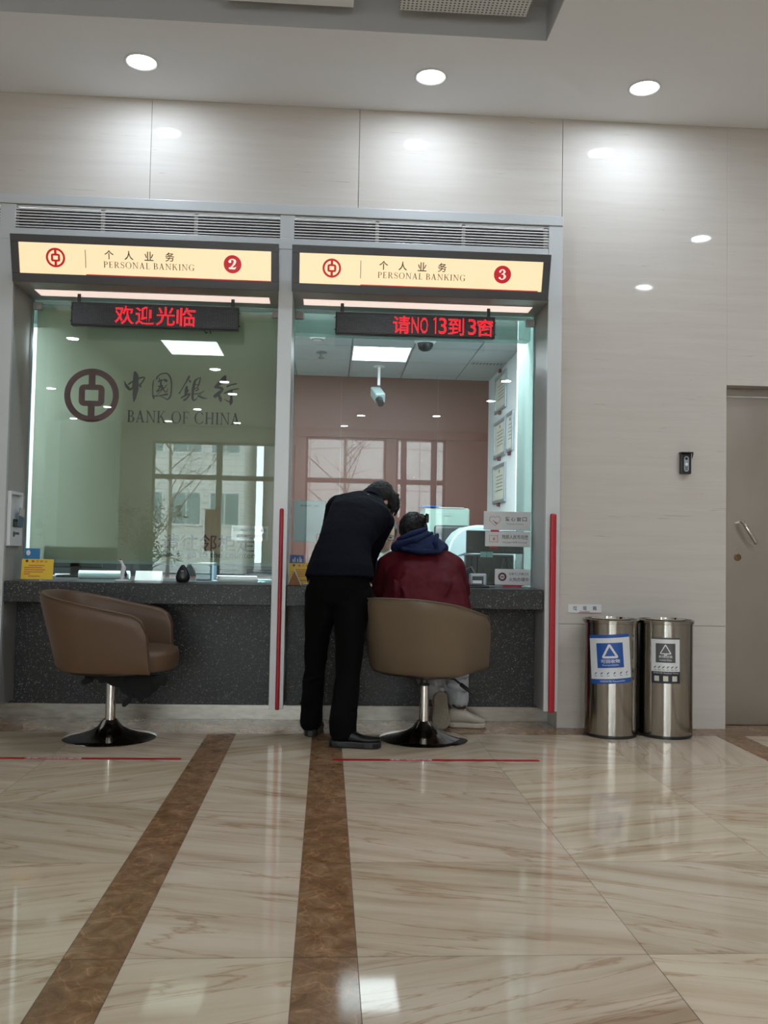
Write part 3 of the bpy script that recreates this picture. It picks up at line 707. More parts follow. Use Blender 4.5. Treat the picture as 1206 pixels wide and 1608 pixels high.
# potted tree in the hall
t=thing('potted_tree','leafy green potted tree standing in the hall, mirrored in the green filmed glass','plant',(-2.92,-9.0,0))
mb=MB(); mb.lathe([(.17,0.0),(.23,.42),(.25,.45),(.22,.45),(.20,.38)],n=28); obj('pot',mb,M['terracotta'],t,smooth=40)
mb=MB()
rn=random.Random(11); tips=[]
for k in range(26):
    a=rn.uniform(0,2*PI); r=rn.uniform(.1,.5); z=rn.uniform(.8,1.65); p=Vector((r*math.cos(a),r*math.sin(a),z)); tips.append(p)
    mb.tube([(0,0,.36),(p.x*.25,p.y*.25,.36+(z-.36)*.6),p],[.02,.010,.004],6)
obj('stem',mb,M['bark'],t)
mb=MB()
for p in tips:
    for k in range(26):
        d=Vector((rn.gauss(0,1),rn.gauss(0,1),rn.gauss(-.2,.8))).normalized(); c=p+d*rn.uniform(.02,.13); u=d.orthogonal().normalized(); L=rn.uniform(.05,.09); w=L*.22
        n_=d.cross(u)*.008
        mb.add([c-d*L*.1,c+u*w+d*L*.4+n_,c+d*L,c-u*w+d*L*.4+n_],[(0,1,2,3)])
o=obj('foliage',mb,M['leaf'],t); o['kind']='stuff'

# ================================================================== LIGHTS IN THE CEILING
def downlight_proto():
    t=thing('downlight','','ceiling light',(0,0,CZ))
    mb=MB(); mb.lathe([(.088,-.0005),(.090,-.004),(.080,-.008),(.074,-.004),(.074,.0)],n=40,cap0=False,cap1=False); obj('trim_ring',mb,M['white'],t,smooth=50)
    mb=MB(); mb.lathe([(.001,-.0055),(.073,-.0045),(.0735,-.001)],n=40,cap0=False,cap1=True); obj('diffuser',mb,M['lamp'],t,smooth=40)
    return t
def lamp_at(x,y,e):
    ld=bpy.data.lights.new('downlight_light','AREA'); ld.shape='DISK'; ld.size=.14; ld.energy=e; ld.color=(.80,.90,1.0) if y<-1 else (.72,.85,1.0)
    lo=bpy.data.objects.new('downlight_light',ld); COL.objects.link(lo); lo.location=(x,y,CZ-.0095)
dl=downlight_proto(); first=True
DL=[(-1.03,-.40,'round ceiling downlight above counter two, first of the three along the wall'),
    (.50,-.40,'round ceiling downlight above counter three, middle one of the three along the wall'),
    (1.67,-.40,'round ceiling downlight above the two steel bins, third of the three along the wall')]
for x,y,lab in DL:
    if first: dl.location=(x,y,CZ); dl['label']=lab; dl['group']='downlights along the counter wall'; first=False
    else: copy_tree(dl,(x,y,CZ),label=lab)
    lamp_at(x,y,P_DOWN_WALL)
HALL=[(2.93,-1.84),(2.95,-3.19),(-1.66,-7.28),(-1.64,-8.27),(-1.63,-9.36),(-2.46,-11.17),(-4.11,-11.18),(-4.58,-9.33),(.59,-11.39),(2.01,-11.2),(2.6,-7.5),(2.7,-9.3),(-5.2,-12.9),(-3.3,-12.9),(-1.9,-12.9),(.3,-12.9),(.6,-5.6),(-3.2,-5.6)]
for x,y in HALL:
    c=copy_tree(dl,(x,y,CZ),label='round ceiling downlight of the hall, mirrored as a bright dot'); c['group']='downlights of the hall mirrored in glass and stone'
    lamp_at(x,y,P_DOWN_HALL)
t=thing('ceiling_panel','plain white square cassette in the ceiling recess, beside the perforated one','ceiling panel',(-.24,-1.19,3.60))
mb=MB(); mb.box(-.305,.305,-.30,.30,.012,.11); obj('housing',mb,M['white'],t,bevel=.004)
mb=MB(); mb.box(-.31,.31,-.31,.31,0,.0115); obj('panel_face',mb,M['ceil'],t,bevel=.003)
t=thing('air_grille','perforated white metal air grille in the ceiling recess','ceiling grille',(.60,-1.19,3.60))
mb=MB(); mb.box(-.305,.305,-.30,.30,.012,.11); obj('housing',mb,M['white'],t,bevel=.004)
mb=MB(); mb.box(-.31,.31,-.31,.31,0,.0115); obj('perforated_face',mb,M['perf'],t,bevel=.003)

# ================================================================== LOUVRE
t=thing('ventilation_grille','long grey louvre of thin horizontal slats above both lit counter signs','vent',(0,0,2.752))
mb=MB(); mb.box(-3.5,1.238,.02,.03,.0005,.136); obj('duct_back',mb,M['void'],t)
mb=MB()
for k in range(8):
    z=.012+k*.0165; mb.prism([(-.038,z-.0030),(-.038,z+.0022),(-.016,z+.0036),(-.016,z+.0010)],'x',-3.498,1.2375)
obj('slats',mb,M['slat'],t)
for x in (-2.7,-2.3,-1.84,-1.30,-.78,-.245,.25,.75,1.23):
    mb=MB(); mb.box(x-.013,x+.007,-.0115,.0,.001,.135); obj('bracket',mb,M['slat'],t)

# ================================================================== BANK EMBLEM
def emblem(cx,cz,r,y,depth,M_=None):
    """coin ring with the rounded square and the two bars"""
    mb=MB(); k=r
    mb.ring2(cx,cz,k*.775,k,y,y-depth,56,M=M_)
    # rounded square ring
    o=.47*k; i_=.245*k; rad=.20*k
    ou=[];n=8
    for (sx,sz,a0) in ((1,1,0),(-1,1,90),(-1,-1,180),(1,-1,270)):
        for q in range(n+1):
            a=R(a0+90*q/n); ou.append((cx+sx*(o-rad)+rad*math.cos(a),cz+sz*(o*.86-rad)+rad*math.sin(a)))
    inn=[]
    for (sx,sz) in ((1,1),(-1,1),(-1,-1),(1,-1)):
        for q in range(n+1): inn.append((cx+sx*i_,cz+sz*i_*.82))
    v=[];f=[];L=len(ou)
    for (a,b),(c,d_) in zip(ou,inn): v+=[(a,y,b),(c,y,d_),(c,y-depth,d_),(a,y-depth,b)]
    for q in range(L):
        p=4*q; w=4*((q+1)%L)
        for e in range(4): f.append((p+e,p+(e+1)%4,w+(e+1)%4,w+e))
    mb.add(v,f,0,M_)
    for s_ in (1,-1):
        za,zb=sorted((cz+s_*.36*k,cz+s_*.80*k)); mb.box(cx-.125*k,cx+.125*k,y-depth,y,za,zb,0,M_)
    return mb

# ================================================================== LIT COUNTER SIGNS
def counter_sign(label,x0,x1,dx,num):
    cx=(x0+x1)/2; W=x1-x0; H=.2548
    t=thing('counter_sign',label,'sign',(cx,-.105,2.5625),0,'lit counter signs'); t.rotation_euler=(R(15.9),0,0)
    f=MB(); a=.042; h=H/2; w=W/2
    f.box(-w,w,0,.02,h-a,h); f.box(-w,w,0,.02,-h,-h+a+.006); f.box(-w,-w+a,0,.02,-h+a+.006,h-a); f.box(w-a,w,0,.02,-h+a+.006,h-a)
    obj('frame',f,M['charcoal'],t,bevel=.002)
    hb=MB(); hb.prism([(.021,-h),(.021,h),(.032,h-.002),(.032,-h+.008)],'x',-w,w); obj('housing',hb,M['charcoal'],t)
    p=MB(); p.box(-w+a,w-a,.008,.014,-h+a+.006,h-a); obj('lit_panel',p,M['signface'],t)
    Y=.0075
    X=lambda fr: -w+fr*W+dx
    Z=lambda fr: h-fr*H
    obj('emblem',emblem(X(.163),Z(.467),.052,Y,.002),M['redlit'],t)
    d=MB(); d.box(X(.274)-.0016,X(.274)+.0016,Y-.001,Y,Z(.66),Z(.28)); obj('divider',d,M['goldtxt'],t)
    for ch,fr,wd in (('个',.359,.050),('人',.433,.048),('业',.508,.050),('务',.586,.050)):
        c=X(fr)+.004; text('lettering',ch,c-wd/2,c+wd/2,Z(.365)-.0245,Z(.365)+.0245,Y-.001,M['goldtxt'],t,bold=.0012)
    serif('lettering','PERSONAL BANKING',X(.341),X(.681),Z(.572)-.0165,Z(.572)+.0165,Y-.001,M['goldtxt'],t,heavy=.9,track=.2)
    bm_=MB(); bm_.lathe([(.049,0),(.049,.002)],n=40,M=Matrix.Translation((X(.825),Y,Z(.466)))@Matrix.Rotation(R(90),4,'X')); b=obj('number_badge',bm_,M['redlit'],t)
    nb=MB(); k=.030; cx_,cz_=X(.825),Z(.466)
    ST={'2':[[(-.55,.45,.42),(-.35,.78,.22),(.05,.88,.20),(.42,.62,.42),(.38,.22,.40),(.05,-.25,.26),(-.35,-.62,.20),(-.58,-.82,.14)],[(-.55,-.74,.30),(-.1,-.74,.34),(.35,-.74,.34),(.60,-.50,.12)],[(-.46,.50,.30),(-.38,.42,.30)]],
        '3':[[(-.50,.52,.34),(-.25,.86,.18),(.10,.86,.20),(.36,.52,.40),(.12,.16,.16),(-.15,.08,.12)],[(-.12,.10,.12),(.22,.02,.20),(.46,-.36,.44),(.20,-.80,.20),(-.20,-.86,.18),(-.52,-.62,.34)]]}[num]
    for st in ST: nb.stroke([(cx_+a*k,cz_+c*k,w_*k) for a,c,w_ in st],Y-.0032,Y-.0025)
    obj('numeral',nb,M['whiteglow'],b)
    r_=MB(); r_.box(X(.274),w-a-.001-(0.0 if num=='2' else .02),.0055,.0072,-h+a-.001,-h+a+.011); obj('red_line',r_,M['redlit'],t)
    return t
counter_sign('cream backlit counter sign with a red number 2 disc',-1.768,-.3055,0,'2')
counter_sign('cream backlit counter sign with a red number 3 disc',-.231,1.232,-.016,'3')
# tubes recessed in the soffits
for n_,(a,b) in enumerate(((-1.692,-.367),(-.169,1.173))):
    t=thing('soffit_light',('long pinkish light strip under the sign numbered 2','long pinkish light strip under the sign numbered 3')[n_],'light',((a+b)/2,.13,2.4418),0,'light strips over the counters')
    w=(b-a)/2; mb=MB(); mb.box(-w,w,-.062,.062,-.005,-.0005); obj('diffuser',mb,M['tube'],t)
    mb=MB(); mb.box(-w-.006,w+.006,.0625,.068,-.004,-.0004); mb.box(-w-.006,w+.006,-.068,-.0625,-.004,-.0004); mb.box(-w-.006,-w-.0002,-.0624,.0624,-.004,-.0004); mb.box(w+.0002,w+.006,-.0624,.0624,-.004,-.0004); obj('trim_ring',mb,M['jamb'],t)

# ================================================================== LED BOARDS
def led_board(label,x0,x1,z0,z1,pieces,digits=()):
    t=thing('led_display',label,'display',((x0+x1)/2,.10,z0),0,'red LED boards'); w=(x1-x0)/2; h=z1-z0
    mb=MB(); mb.box(-w,w,.0,.045,0,h); obj('case',mb,M['black'],t,bevel=.006)
    mb=MB(); mb.box(-w+.012,w-.012,-.0015,.0,.012,h-.012); obj('screen',mb,M['led'],t)
    mb=MB(); mb.box(-w+.01,-w+.07,-.006,-.0001,.012,.0121)
    for s_,xa,xb,za,zb,b in pieces:
        cx=(x0+x1)/2; text('lettering',s_,xa-cx,xb-cx,za-z0,zb-z0,-.0025,M['ledred'],t,bold=b)
    for xd in digits:
        mb=MB(); mb.prism([(xd-.004,.017),(xd+.005,.017),(xd+.005,.115),(xd-.002,.115),(xd-.014,.103),(xd-.012,.096),(xd-.004,.101)],'y',-.0028,-.0022); obj('lettering',mb,M['ledred'],t)
    for x in (-w*.92,w*.92):
        mb=MB(); mb.box(x-.010,x+.010,.018,.026,h+.001,2.436-z0); obj('hanger',mb,M['black'],t,bevel=.002)
    mb=MB()
    for s_ in (-1,1):
        for z in (.03,h-.03): mb.tube([(s_*w,.02,z),(s_*(w+.008),.02,z)],.004,8)
    obj('side_screw',mb,M['black'],t)
    return t
b=led_board('black LED board with red Chinese welcome greeting',-1.494,-.540,2.249,2.386,[(c,-1.247+.117*i,-1.139+.117*i,2.262,2.372,.0015) for i,c in enumerate('欢迎光临')])
mb=MB(); mb.tube([(.28,.02,.0),(.29,.0,-.022),(.30,-.01,-.018)],.003,8); mb.tube([(.31,.02,.0),(.318,.0,-.022)],.003,8); obj('cable_stub',mb,M['black'],b)
led_board('black LED board with red queue call reading NO13',.020,.960,2.251,2.382,[('请',.355,.455,2.263,2.368,.0015),('N',.463,.508,2.267,2.364,.001),('O',.516,.562,2.267,2.364,.001),('3',.624,.672,2.268,2.366,.001),('到',.680,.775,2.263,2.366,.0015),('3',.798,.847,2.268,2.364,.001),('窗',.853,.948,2.262,2.366,.0015)],(.115,))

# ================================================================== COUNTERS
def counter(label,x0,x1):
    t=thing('service_counter',label,'counter',((x0+x1)/2,.2,.0),0,'granite teller counters'); w=(x1-x0)/2
    mb=MB(); mb.box(-w,w,-.1895,.88,.752,.7865); obj('worktop',mb,M['granite'],t)
    mb=MB(); mb.box(-w,w,-.22,-.19,.672,.7865); obj('apron',mb,M['granite'],t,bevel=.004)
    mb=MB(); mb.box(-w,w,0.001,.03,.083,.7515); obj('front_panel',mb,M['granite'],t)
    return t
counter('speckled grey granite counter under the green filmed glass, behind the empty chair',-1.772,-.308)
counter('speckled grey granite counter at window three, where the customer sits',-.225,1.239)
def guard_bar(label,x0,x1,z0,z1):
    mb=MB(); mb.box(x0,x1,-.062,-.0405,z0,z1); o=obj('edge_bar',mb,M['red'],bevel=.010,seg=3); tag(o,label,'edge bar','red bars on the pillars')
guard_bar('thin red upright bar on the pillar between the two counters',-.270,-.247,.098,1.219)
guard_bar('thicker red upright bar on the end pillar near the bins',1.264,1.300,.094,1.222)
# red lines on the floor
for lab,a,b,ta,tb in (('red waiting line stuck on the floor in front of the empty chair',-2.0,-.662,-1.38,-1.12),('red waiting line stuck on the floor behind the standing clerk',.046,1.037,.318,.52)):
    t=thing('floor_tape',lab,'floor tape',((a+b)/2,-.80,0.0),0,'red waiting lines'); mb=MB(); w=(b-a)/2; mb.box(-w,w,-.017,.017,.0004,.0016); obj('tape',mb,M['red'],t)
    cx=(a+b)/2
    o=text('lettering','请在一米线外等候',ta-cx,tb-cx,-.011,.011,0,M['white'],t); o.rotation_euler=(R(-90),0,0); o.location=(0,0,.0021)

# ================================================================== WRITING ON THE GREEN FILM
BRUSH=[[(-1165,2023,18),(-1160,2001,32),(-1160,1971,34),(-1161,1941,39),(-1160,1920,33),(-1163,1895,27),(-1164,1874,20),(-1168,1851,8)],[(-1226,1971,3),(-1217,1948,14),(-1205,1933,18),(-1192,1922,14),(-1179,1931,9)],[(-1201,1952,9),(-1188,1964,10),(-1175,1971,9)],[(-1148,1987,12),(-1133,1993,10),(-1118,1997,9),(-1109,1995,8),(-1114,1980,8),(-1125,1963,8),(-1135,1952,11),(-1131,1942,12)],[(-1054,1984,4),(-1058,1962,7),(-1059,1932,7),(-1058,1901,9),(-1054,1880,10),(-1049,1869,6)],[(-1038,1990,9),(-1034,2001,8),(-1018,2017,7),(-997,2024,7),(-979,2025,8),(-964,2012,10),(-953,1990,10),(-949,1959,9),(-949,1926,9),(-952,1895,10),(-959,1880,11),(-972,1868,8),(-987,1876,6),(-1011,1885,4)],[(-1050,1887,8),(-1023,1889,7),(-996,1894,9),(-974,1899,13)],[(-1024,1995,4),(-1019,1979,8),(-1027,1972,5)],[(-1028,1974,5),(-1014,1981,7),(-1005,1985,8),(-1013,1970,7)],[(-993,1985,12),(-981,1981,18)],[(-1013,1970,9),(-1010,1951,12),(-1003,1939,12),(-1000,1930,8)],[(-1011,1944,8),(-1025,1927,6),(-1034,1913,9),(-1018,1922,6),(-1000,1934,9),(-989,1940,6),(-976,1955,4)],[(-1032,1895,3),(-1015,1912,4),(-997,1931,5)],[(-997,1931,7),(-988,1916,7),(-980,1913,7),(-973,1922,5),(-971,1936,2)],[(-1024,1945,8),(-1004,1948,12)],[(-846,2011,12),(-851,1999,13),(-865,1973,8),(-884,1938,6),(-896,1917,6),(-901,1909,10)],[(-843,1987,7),(-840,1979,12)],[(-859,1947,12),(-861,1929,19),(-863,1911,16),(-866,1894,12)],[(-890,1880,7),(-870,1893,10),(-846,1906,8),(-838,1909,5)],[(-872,1867,12),(-856,1879,10),(-841,1902,10)],[(-849,1929,6),(-852,1918,8)],[(-778,2007,4),(-795,1999,6),(-810,1985,12),(-816,1964,15),(-820,1937,17),(-823,1906,14),(-822,1878,12),(-815,1868,10),(-802,1875,6),(-793,1885,3)],[(-778,2007,5),(-784,1979,9),(-790,1958,8),(-797,1948,6)],[(-811,1964,6),(-790,1961,5)],[(-809,1937,5),(-797,1944,6),(-790,1936,8),(-800,1927,8),(-808,1925,5)],[(-820,1906,6),(-793,1908,7),(-773,1914,6),(-756,1927,3)],[(-791,1896,8),(-769,1887,13),(-752,1882,10),(-734,1882,2)],[(-777,1904,5),(-789,1892,7)],[(-633,2016,16),(-639,2004,29),(-643,1992,36),(-660,1979,24),(-676,1964,20),(-689,1951,16)],[(-689,1951,14),(-669,1949,16),(-652,1945,16),(-649,1936,16),(-662,1921,20),(-678,1906,23),(-691,1896,20)],[(-665,1900,12),(-658,1880,19),(-655,1865,7)],[(-619,1958,11),(-599,1967,8),(-566,1975,8)],[(-634,1916,8),(-608,1929,10),(-584,1939,8),(-550,1946,5)],[(-593,1930,12),(-594,1902,14),(-593,1882,15),(-594,1865,20),(-597,1848,8)],[(-634,1880,3),(-616,1869,6),(-599,1864,8)]]
YF=.3035
obj('emblem',emblem(-1.415,1.880,.160,YF,.0010),M['maroon'],win1)
mb=MB()
for st in BRUSH: mb.stroke([(x/1000,z/1000,w/1000) for x,z,w in st],YF-.001,YF)
obj('brush_lettering',mb,M['ink'],win1)
serif('lettering','BANK OF CHINA',-1.203,-.540,1.727,1.798,YF-.0004,M['ink'],win1,heavy=1.0,track=.13)
text('lettering','请往邻柜走',-.980,-.432,.968,1.068,YF-.0004,M['ink'],win1,bold=.0008)
text('lettering','Please go to the counter',-.978,-.430,.921,.966,YF-.0004,M['ink'],win1,bold=.001)

# ================================================================== THINGS ON AND BEHIND THE COUNTERS
CT=.787
def card(name,label,cat,x0,x1,z0,z1,y,mt,lean=0.0,th=.002,group=None):
    t=thing(name,label,cat,((x0+x1)/2,y,z0),0,group); t.rotation_euler=(R(-lean),0,0); w=(x1-x0)/2
    mb=MB(); mb.box(-w,w,0,th,0,z1-z0); obj('card',mb,mt,t); return t,w,z1-z0
def yellow_card(label,x0,x1,z0,z1,y):
    t,w,h=card('notice_card',label,'card',x0,x1,z0,z1,y,M['yellow'],6,group='yellow notice cards')
    mb=MB(); mb.lathe([(.0075,0),(.0075,.0006)],n=20,M=Matrix.Translation((-w*.68,0,h*.90))@Matrix.Rotation(R(90),4,'X')); obj('badge',mb,M['maroon'],t)
    text('lettering','警 方 提 示',-w*.4,w*.62,h*.83,h*.94,-.0005,M['redink'],t,bold=.001)
    mb=MB(); rn=random.Random(3)
    for j,(a,b) in enumerate(((-.55,.45),(-.82,.28),(-.82,.5),(-.82,.35),(-.82,-.5),(-.55,.2))):
        x=a*w
        while x<b*w:
            l=rn.uniform(.003,.0055); z=h*(.68-.105*j); mb.box(x,x+l,-.0006,-.0001,z-.0028,z+.0028); x+=l+.0014
    obj('print',mb,M['redink'],t)
    mb=MB(); mb.box(-w,w,-.004,.006,-.004,.0); obj('foot_ledge',mb,M['clear'],t)
    return t
yellow_card('yellow notice card with red print leaning in the corner of counter two',-1.722,-1.546,.7935,.908,.10)
yellow_card('yellow notice card half hidden behind the standing clerk on counter three',-.218,-.05,.7935,.910,.14)
t,w,h=card('promotion_card','small cyan blue card standing behind the yellow notice on counter two','card',-1.716,-1.632,.7882,.968,.135,M['blue'],0)
mb=MB(); mb.ell((-.022,0,h-.026),(.012,.0012,.016)); obj('portrait',mb,M['paper'],t,smooth=180)
t,w,h=card('promotion_card','small blue card with white towers standing behind the yellow notice on counter three','card',-.214,-.136,.7882,.957,.175,M['royal'],0)
mb=MB()
for x,hh in ((-.022,.018),(-.012,.028),(.004,.022),(.018,.032),(.026,.020)): mb.box(x-.003,x+.003,-.0006,-.0001,h-.042,h-.042+hh)
obj('towers',mb,M['paper'],t)
t=thing('tent_card','folded tent card seen end on, orange inside with cream edges, before the yellow card','card',(-.182,.06,CT))
mb=MB(); mb.prism([(-.040,.0005),(-.037,.0005),(0,.083),(.037,.0005),(.040,.0005),(0,.090)],'y',-.05,.05); obj('folded_card',mb,M['certpaper'],t)
mb=MB(); mb.prism([(-.0355,.001),(.0355,.001),(0,.080)],'y',-.045,.045); obj('lining',mb,M['orange'],t)
# white crane figurine
t=thing('crane_figurine','small white crane figurine with a red crown on counter two','figurine',(-1.177,.18,CT))
mb=MB(); mb.lathe([(.040,.0005),(.042,.004),(.036,.010),(.015,.013)],n=28); obj('base',mb,M['white'],t,smooth=50)
mb=MB(); mb.chain([(0,0,.015),(.004,0,.05),(.008,0,.078),(.0,0,.10),(-.010,0,.117)],[.008,.015,.013,.007,.0075]); mb.cap((-.010,0,.117),(-.024,0,.121),.004,.0015); obj('body',mb,M['white'],t,smooth=180)
mb=MB(); mb.chain([(.014,.0,.062),(.020,.0,.04),(.021,.0,.022)],[.007,.009,.003]); obj('tail',mb,M['black'],t,smooth=180)
mb=MB(); mb.ell((-.011,0,.1235),(.0068,.0068,.0055)); obj('crown',mb,M['red'],t,smooth=180)
# black teardrop device
t=thing('call_buzzer','black teardrop shaped device with a small slot on counter two','device',(-.83,.17,CT))
mb=MB(); mb.lathe([(.024,.0005),(.036,.008),(.041,.024),(.038,.045),(.029,.068),(.018,.087),(.008,.100),(.0005,.1035)],n=32,cap1=False,M=Matrix.Scale(.7,4,(0,1,0))); obj('body',mb,M['black'],t,smooth=60)
mb=MB(); mb.box(-.007,.007,-.0208,-.016,.064,.068); obj('slot',mb,M['white'],t)
# items behind the glass of counter two
t=thing('paper_roll','thick pale blue paper roll lying behind the glass of counter two','paper roll',(-1.34,.44,CT))
mb=MB(); mb.tube([(-.15,0,.026),(.15,0,.028)],.0255,24); obj('roll',mb,M['bluepaper'],t,smooth=50)
t=thing('name_plate','clear acrylic name plate with small grey characters behind the glass','name plate',(-1.068,.40,CT))
mb=MB(); mb.prism([(-.03,.0005),(.03,.0005),(.012,.056),(.006,.056)],'x',-.078,.078); obj('plate',mb,M['acryl'],t)
o=text('lettering','代办业务指引',-.062,.062,.018,.036,0,M['grayink'],t); o.location=(0,-.0165,0); o.rotation_euler=(R(-33),0,0)
t=thing('document_folder','blue grey folder standing upright behind the black teardrop device','folder',(-.752,.50,CT))
mb=MB(); mb.box(-.05,.05,0,.22,.0005,.105); obj('cover',mb,M['bluegrey'],t,bevel=.003); mb=MB(); mb.box(-.046,.046,.002,.215,.105,.107); obj('pages',mb,M['paper'],t)
rn=random.Random(5)
for k,(lab,x,w_,d,hh,mt,rz) in enumerate((('thick stapled paper stack behind the glass at the middle pillar',-.545,.12,.15,.030,'paper',8),('pale sheet of paper lying below the thick paper stack',-.53,.16,.12,.003,'bluepaper',-12),('teal blue booklet beside the thick paper stack',-.395,.06,.14,.012,'teal',22),('crumpled loose white slip leaning left of the paper stack',-.665,.05,.08,.002,'paper',30))):
    t=thing('paper_stack' if k==0 else 'paper_sheet' if k in(1,3) else 'booklet',lab,'paper',(x,.44+.03*k,CT+(.0035 if k==0 else 0)),R(rz)); t['group']='papers behind the glass of counter two'
    mb=MB()
    n_=max(1,int(hh/.004))
    for i in range(n_):
        z=hh*i/n_; mb.box(-w_+rn.uniform(-.004,.004),w_+rn.uniform(-.004,.004),-d/2,d/2,z+.0004,z+hh/n_)
    obj('sheets',mb,M[mt],t)
for lab,x,y,w_,h_ in (('dark monitor back low behind the glass, left end of counter two',-1.60,.75,.17,.12),('dark monitor back behind the papers of counter two',-.55,.80,.20,.12)):
    t=thing('computer_monitor',lab,'monitor',(x,y,CT),0,'monitors behind the counter glass')
    mb=MB(); mb.box(-w_,w_,0,.03,.06,.06+h_); obj('screen_back',mb,M['dark'],t,bevel=.006)
    mb=MB(); mb.box(-.03,.03,.0,.02,.012,.10); obj('neck',mb,M['black'],t); mb=MB(); mb.box(-.10,.10,-.06,.10,.0005,.012); obj('stand',mb,M['black'],t,bevel=.003)
t=thing('desk_partition','low dark desk screen behind the papers of counter two','partition',(-1.08,1.02,CT))
mb=MB(); mb.box(-.80,.78,0,.025,.012,.19); obj('panel',mb,M['dark'],t,bevel=.004); mb=MB(); mb.box(-.78,-.74,-.03,.055,.0005,.0115); obj('foot',mb,M['black'],t); mb=MB(); mb.box(.70,.74,-.03,.055,.0005,.0115); obj('foot',mb,M['black'],t)
# small reminder plate on the glass of counter two
t=thing('reminder_plate','small clear plate with two lines of grey print on the green filmed glass','sign',(-.462,.286,1.036))
mb=MB(); mb.box(-.108,.108,0,.0035,0,.088); obj('plate',mb,M['clear'],t)
text('lettering','2万(含)以下现金业务',-.098,.098,.052,.072,-.0004,M['grayink'],t); text('lettering','请到自助设备办理',-.08,.09,.018,.038,-.0004,M['grayink'],t)
# brochure holder on the pillar beside window two
t=thing('brochure_holder','white wall brochure holder on the side of the left pillar','holder',(-1.7735,.09,.98))
mb=MB(); H_=.305
mb.box(.0005,.004,-.10,.10,0,H_); mb.box(.004,.022,-.10,-.085,0,H_); mb.box(.004,.022,.085,.10,0,H_); mb.box(.004,.022,-.085,.085,H_-.018,H_); mb.box(.004,.022,-.085,.085,0,.105); obj('body',mb,M['white'],t,bevel=.002)
mb=MB(); mb.box(.0225,.026,-.06,.085,.105,.150); obj('pocket',mb,M['clear'],t)
def on_jamb(o): o.rotation_euler=(0,0,R(90)); return o
o=on_jamb(text('lettering','中国银行',-.02,.05,.062,.078,0,M['ink'],t)); o.location=(.0226,0,0)
o=obj('emblem',emblem(-.040,.066,.016,0,.0006),M['ink'],t); o.rotation_euler=(0,0,R(90)); o.location=(.0226,0,0)
t=thing('brochure','blue and tan brochure leaning out of the white pillar holder','brochure',(-1.7495,.135,1.088)); t.rotation_euler=(R(-6),R(4),0)
mb=MB(); mb.box(0,.0025,-.045,.045,0,.105); obj('cover',mb,M['bluegrey'],t)
mb=MB(); mb.box(.0026,.0030,-.045,.045,.06,.105); obj('picture',mb,M['certpaper'],t)

# three acrylic service plates on the glass of window three
def plate(label,x0,x1,z0,z1,bar):
    t=thing('service_plate',label,'sign',((x0+x1)/2,.2835,z0),0,'white acrylic service plates'); w=(x1-x0)/2;h=z1-z0
    mb=MB(); mb.box(-w,w,0,.006,0,h); obj('plate',mb,M['acryl'],t,bevel=.003)
    mb=MB(); mb.box(bar[0],bar[1],-.003,.006,-.011,-.0004); obj('clip',mb,M['red'],t)
    return t,w,h
t,w,h=plate('white plate with a red clasped heart icon, topmost of three on window three',.940,1.227,1.130,1.243,(-.10,-.05))
mb=MB(); cx,cz,r=-.075,.060,.017
mb.ring2(cx-.0155,cz+.004,r,r+.0022,-.001,-.0002,24,R(35),R(225)); mb.ring2(cx+.0155,cz+.004,r,r+.0022,-.001,-.0002,24,R(-45),R(145))
mb.stroke([(cx-.029,cz-.007,.0022),(cx-.012,cz-.024,.0022),(cx,cz-.033,.0022)],-.001,-.0002); mb.stroke([(cx+.028,cz-.008,.0022),(cx+.012,cz-.024,.0022),(cx,cz-.033,.0022)],-.001,-.0002)
for k in range(4): mb.stroke([(cx-.012+.005*k,cz-.002-.006*k,.003),(cx-.002+.005*k,cz-.012-.003*k,.003),(cx+.002+.004*k,cz-.010-.003*k,.003)],-.001,-.0002)
obj('icon',mb,M['redink'],t)
for i,c in enumerate('爱心窗口'): text('lettering',c,-.012+.035*i,.014+.035*i,.055,.080,-.0004,M['ink'],t,bold=.0008)
text('lettering','Courtesy Counter',-.004,.100,.032,.043,-.0004,M['grayink'],t)
t,w,h=plate('white plate with a torn banknote icon, middle one of three on window three',.950,1.226,1.030,1.121,(-.11,-.06))
mb=MB(); x0,x1,z0,z1=-.112,-.060,.028,.066
mb.stroke([(x1,z1,.002),(x0,z1,.002)],-.001,-.0002); mb.stroke([(x0,z1,.002),(x0,z0,.002)],-.001,-.0002); mb.stroke([(x0,z0,.002),(x1,z0,.002)],-.001,-.0002)
zz=[(x1,z1+.004),(x1-.006,z1-.008),(x1+.002,z1-.013),(x1-.006,z1-.022),(x1+.002,z1-.028),(x1-.005,z0-.004)]
for a,b in zip(zz,zz[1:]): mb.stroke([(a[0],a[1],.002),(b[0],b[1],.002)],-.001,-.0002)
obj('icon',mb,M['redink'],t); text('icon_sign','¥',-.093,-.076,.036,.058,-.0006,M['redink'],t)
text('lettering','残损人民币兑换',-.036,.124,.046,.072,-.0004,M['ink'],t,bold=.0006)
text('lettering','Damaged RMB Exchange',-.030,.118,.020,.032,-.0004,M['grayink'],t)
t,w,h=plate('white plate with a round maroon seal, lowest of three, standing on the counter',1.012,1.229,.799,.895,(-.06,.055))
mb=MB(); mb.ring2(-.063,.049,.014,.026,-.001,-.0002,40); obj('seal',mb,M['maroon'],t); mb=MB(); mb.ell((-.063,-.0005,.049),(.011,.0008,.007),20,8); obj('seal_eye',mb,M['bluegrey'],t,smooth=180)
text('lettering','社保卡二代换三代',-.022,.098,.060,.076,-.0004,M['ink'],t); text('lettering','火热办理中',-.022,.098,.022,.046,-.0004,M['maroon'],t,bold=.0006)
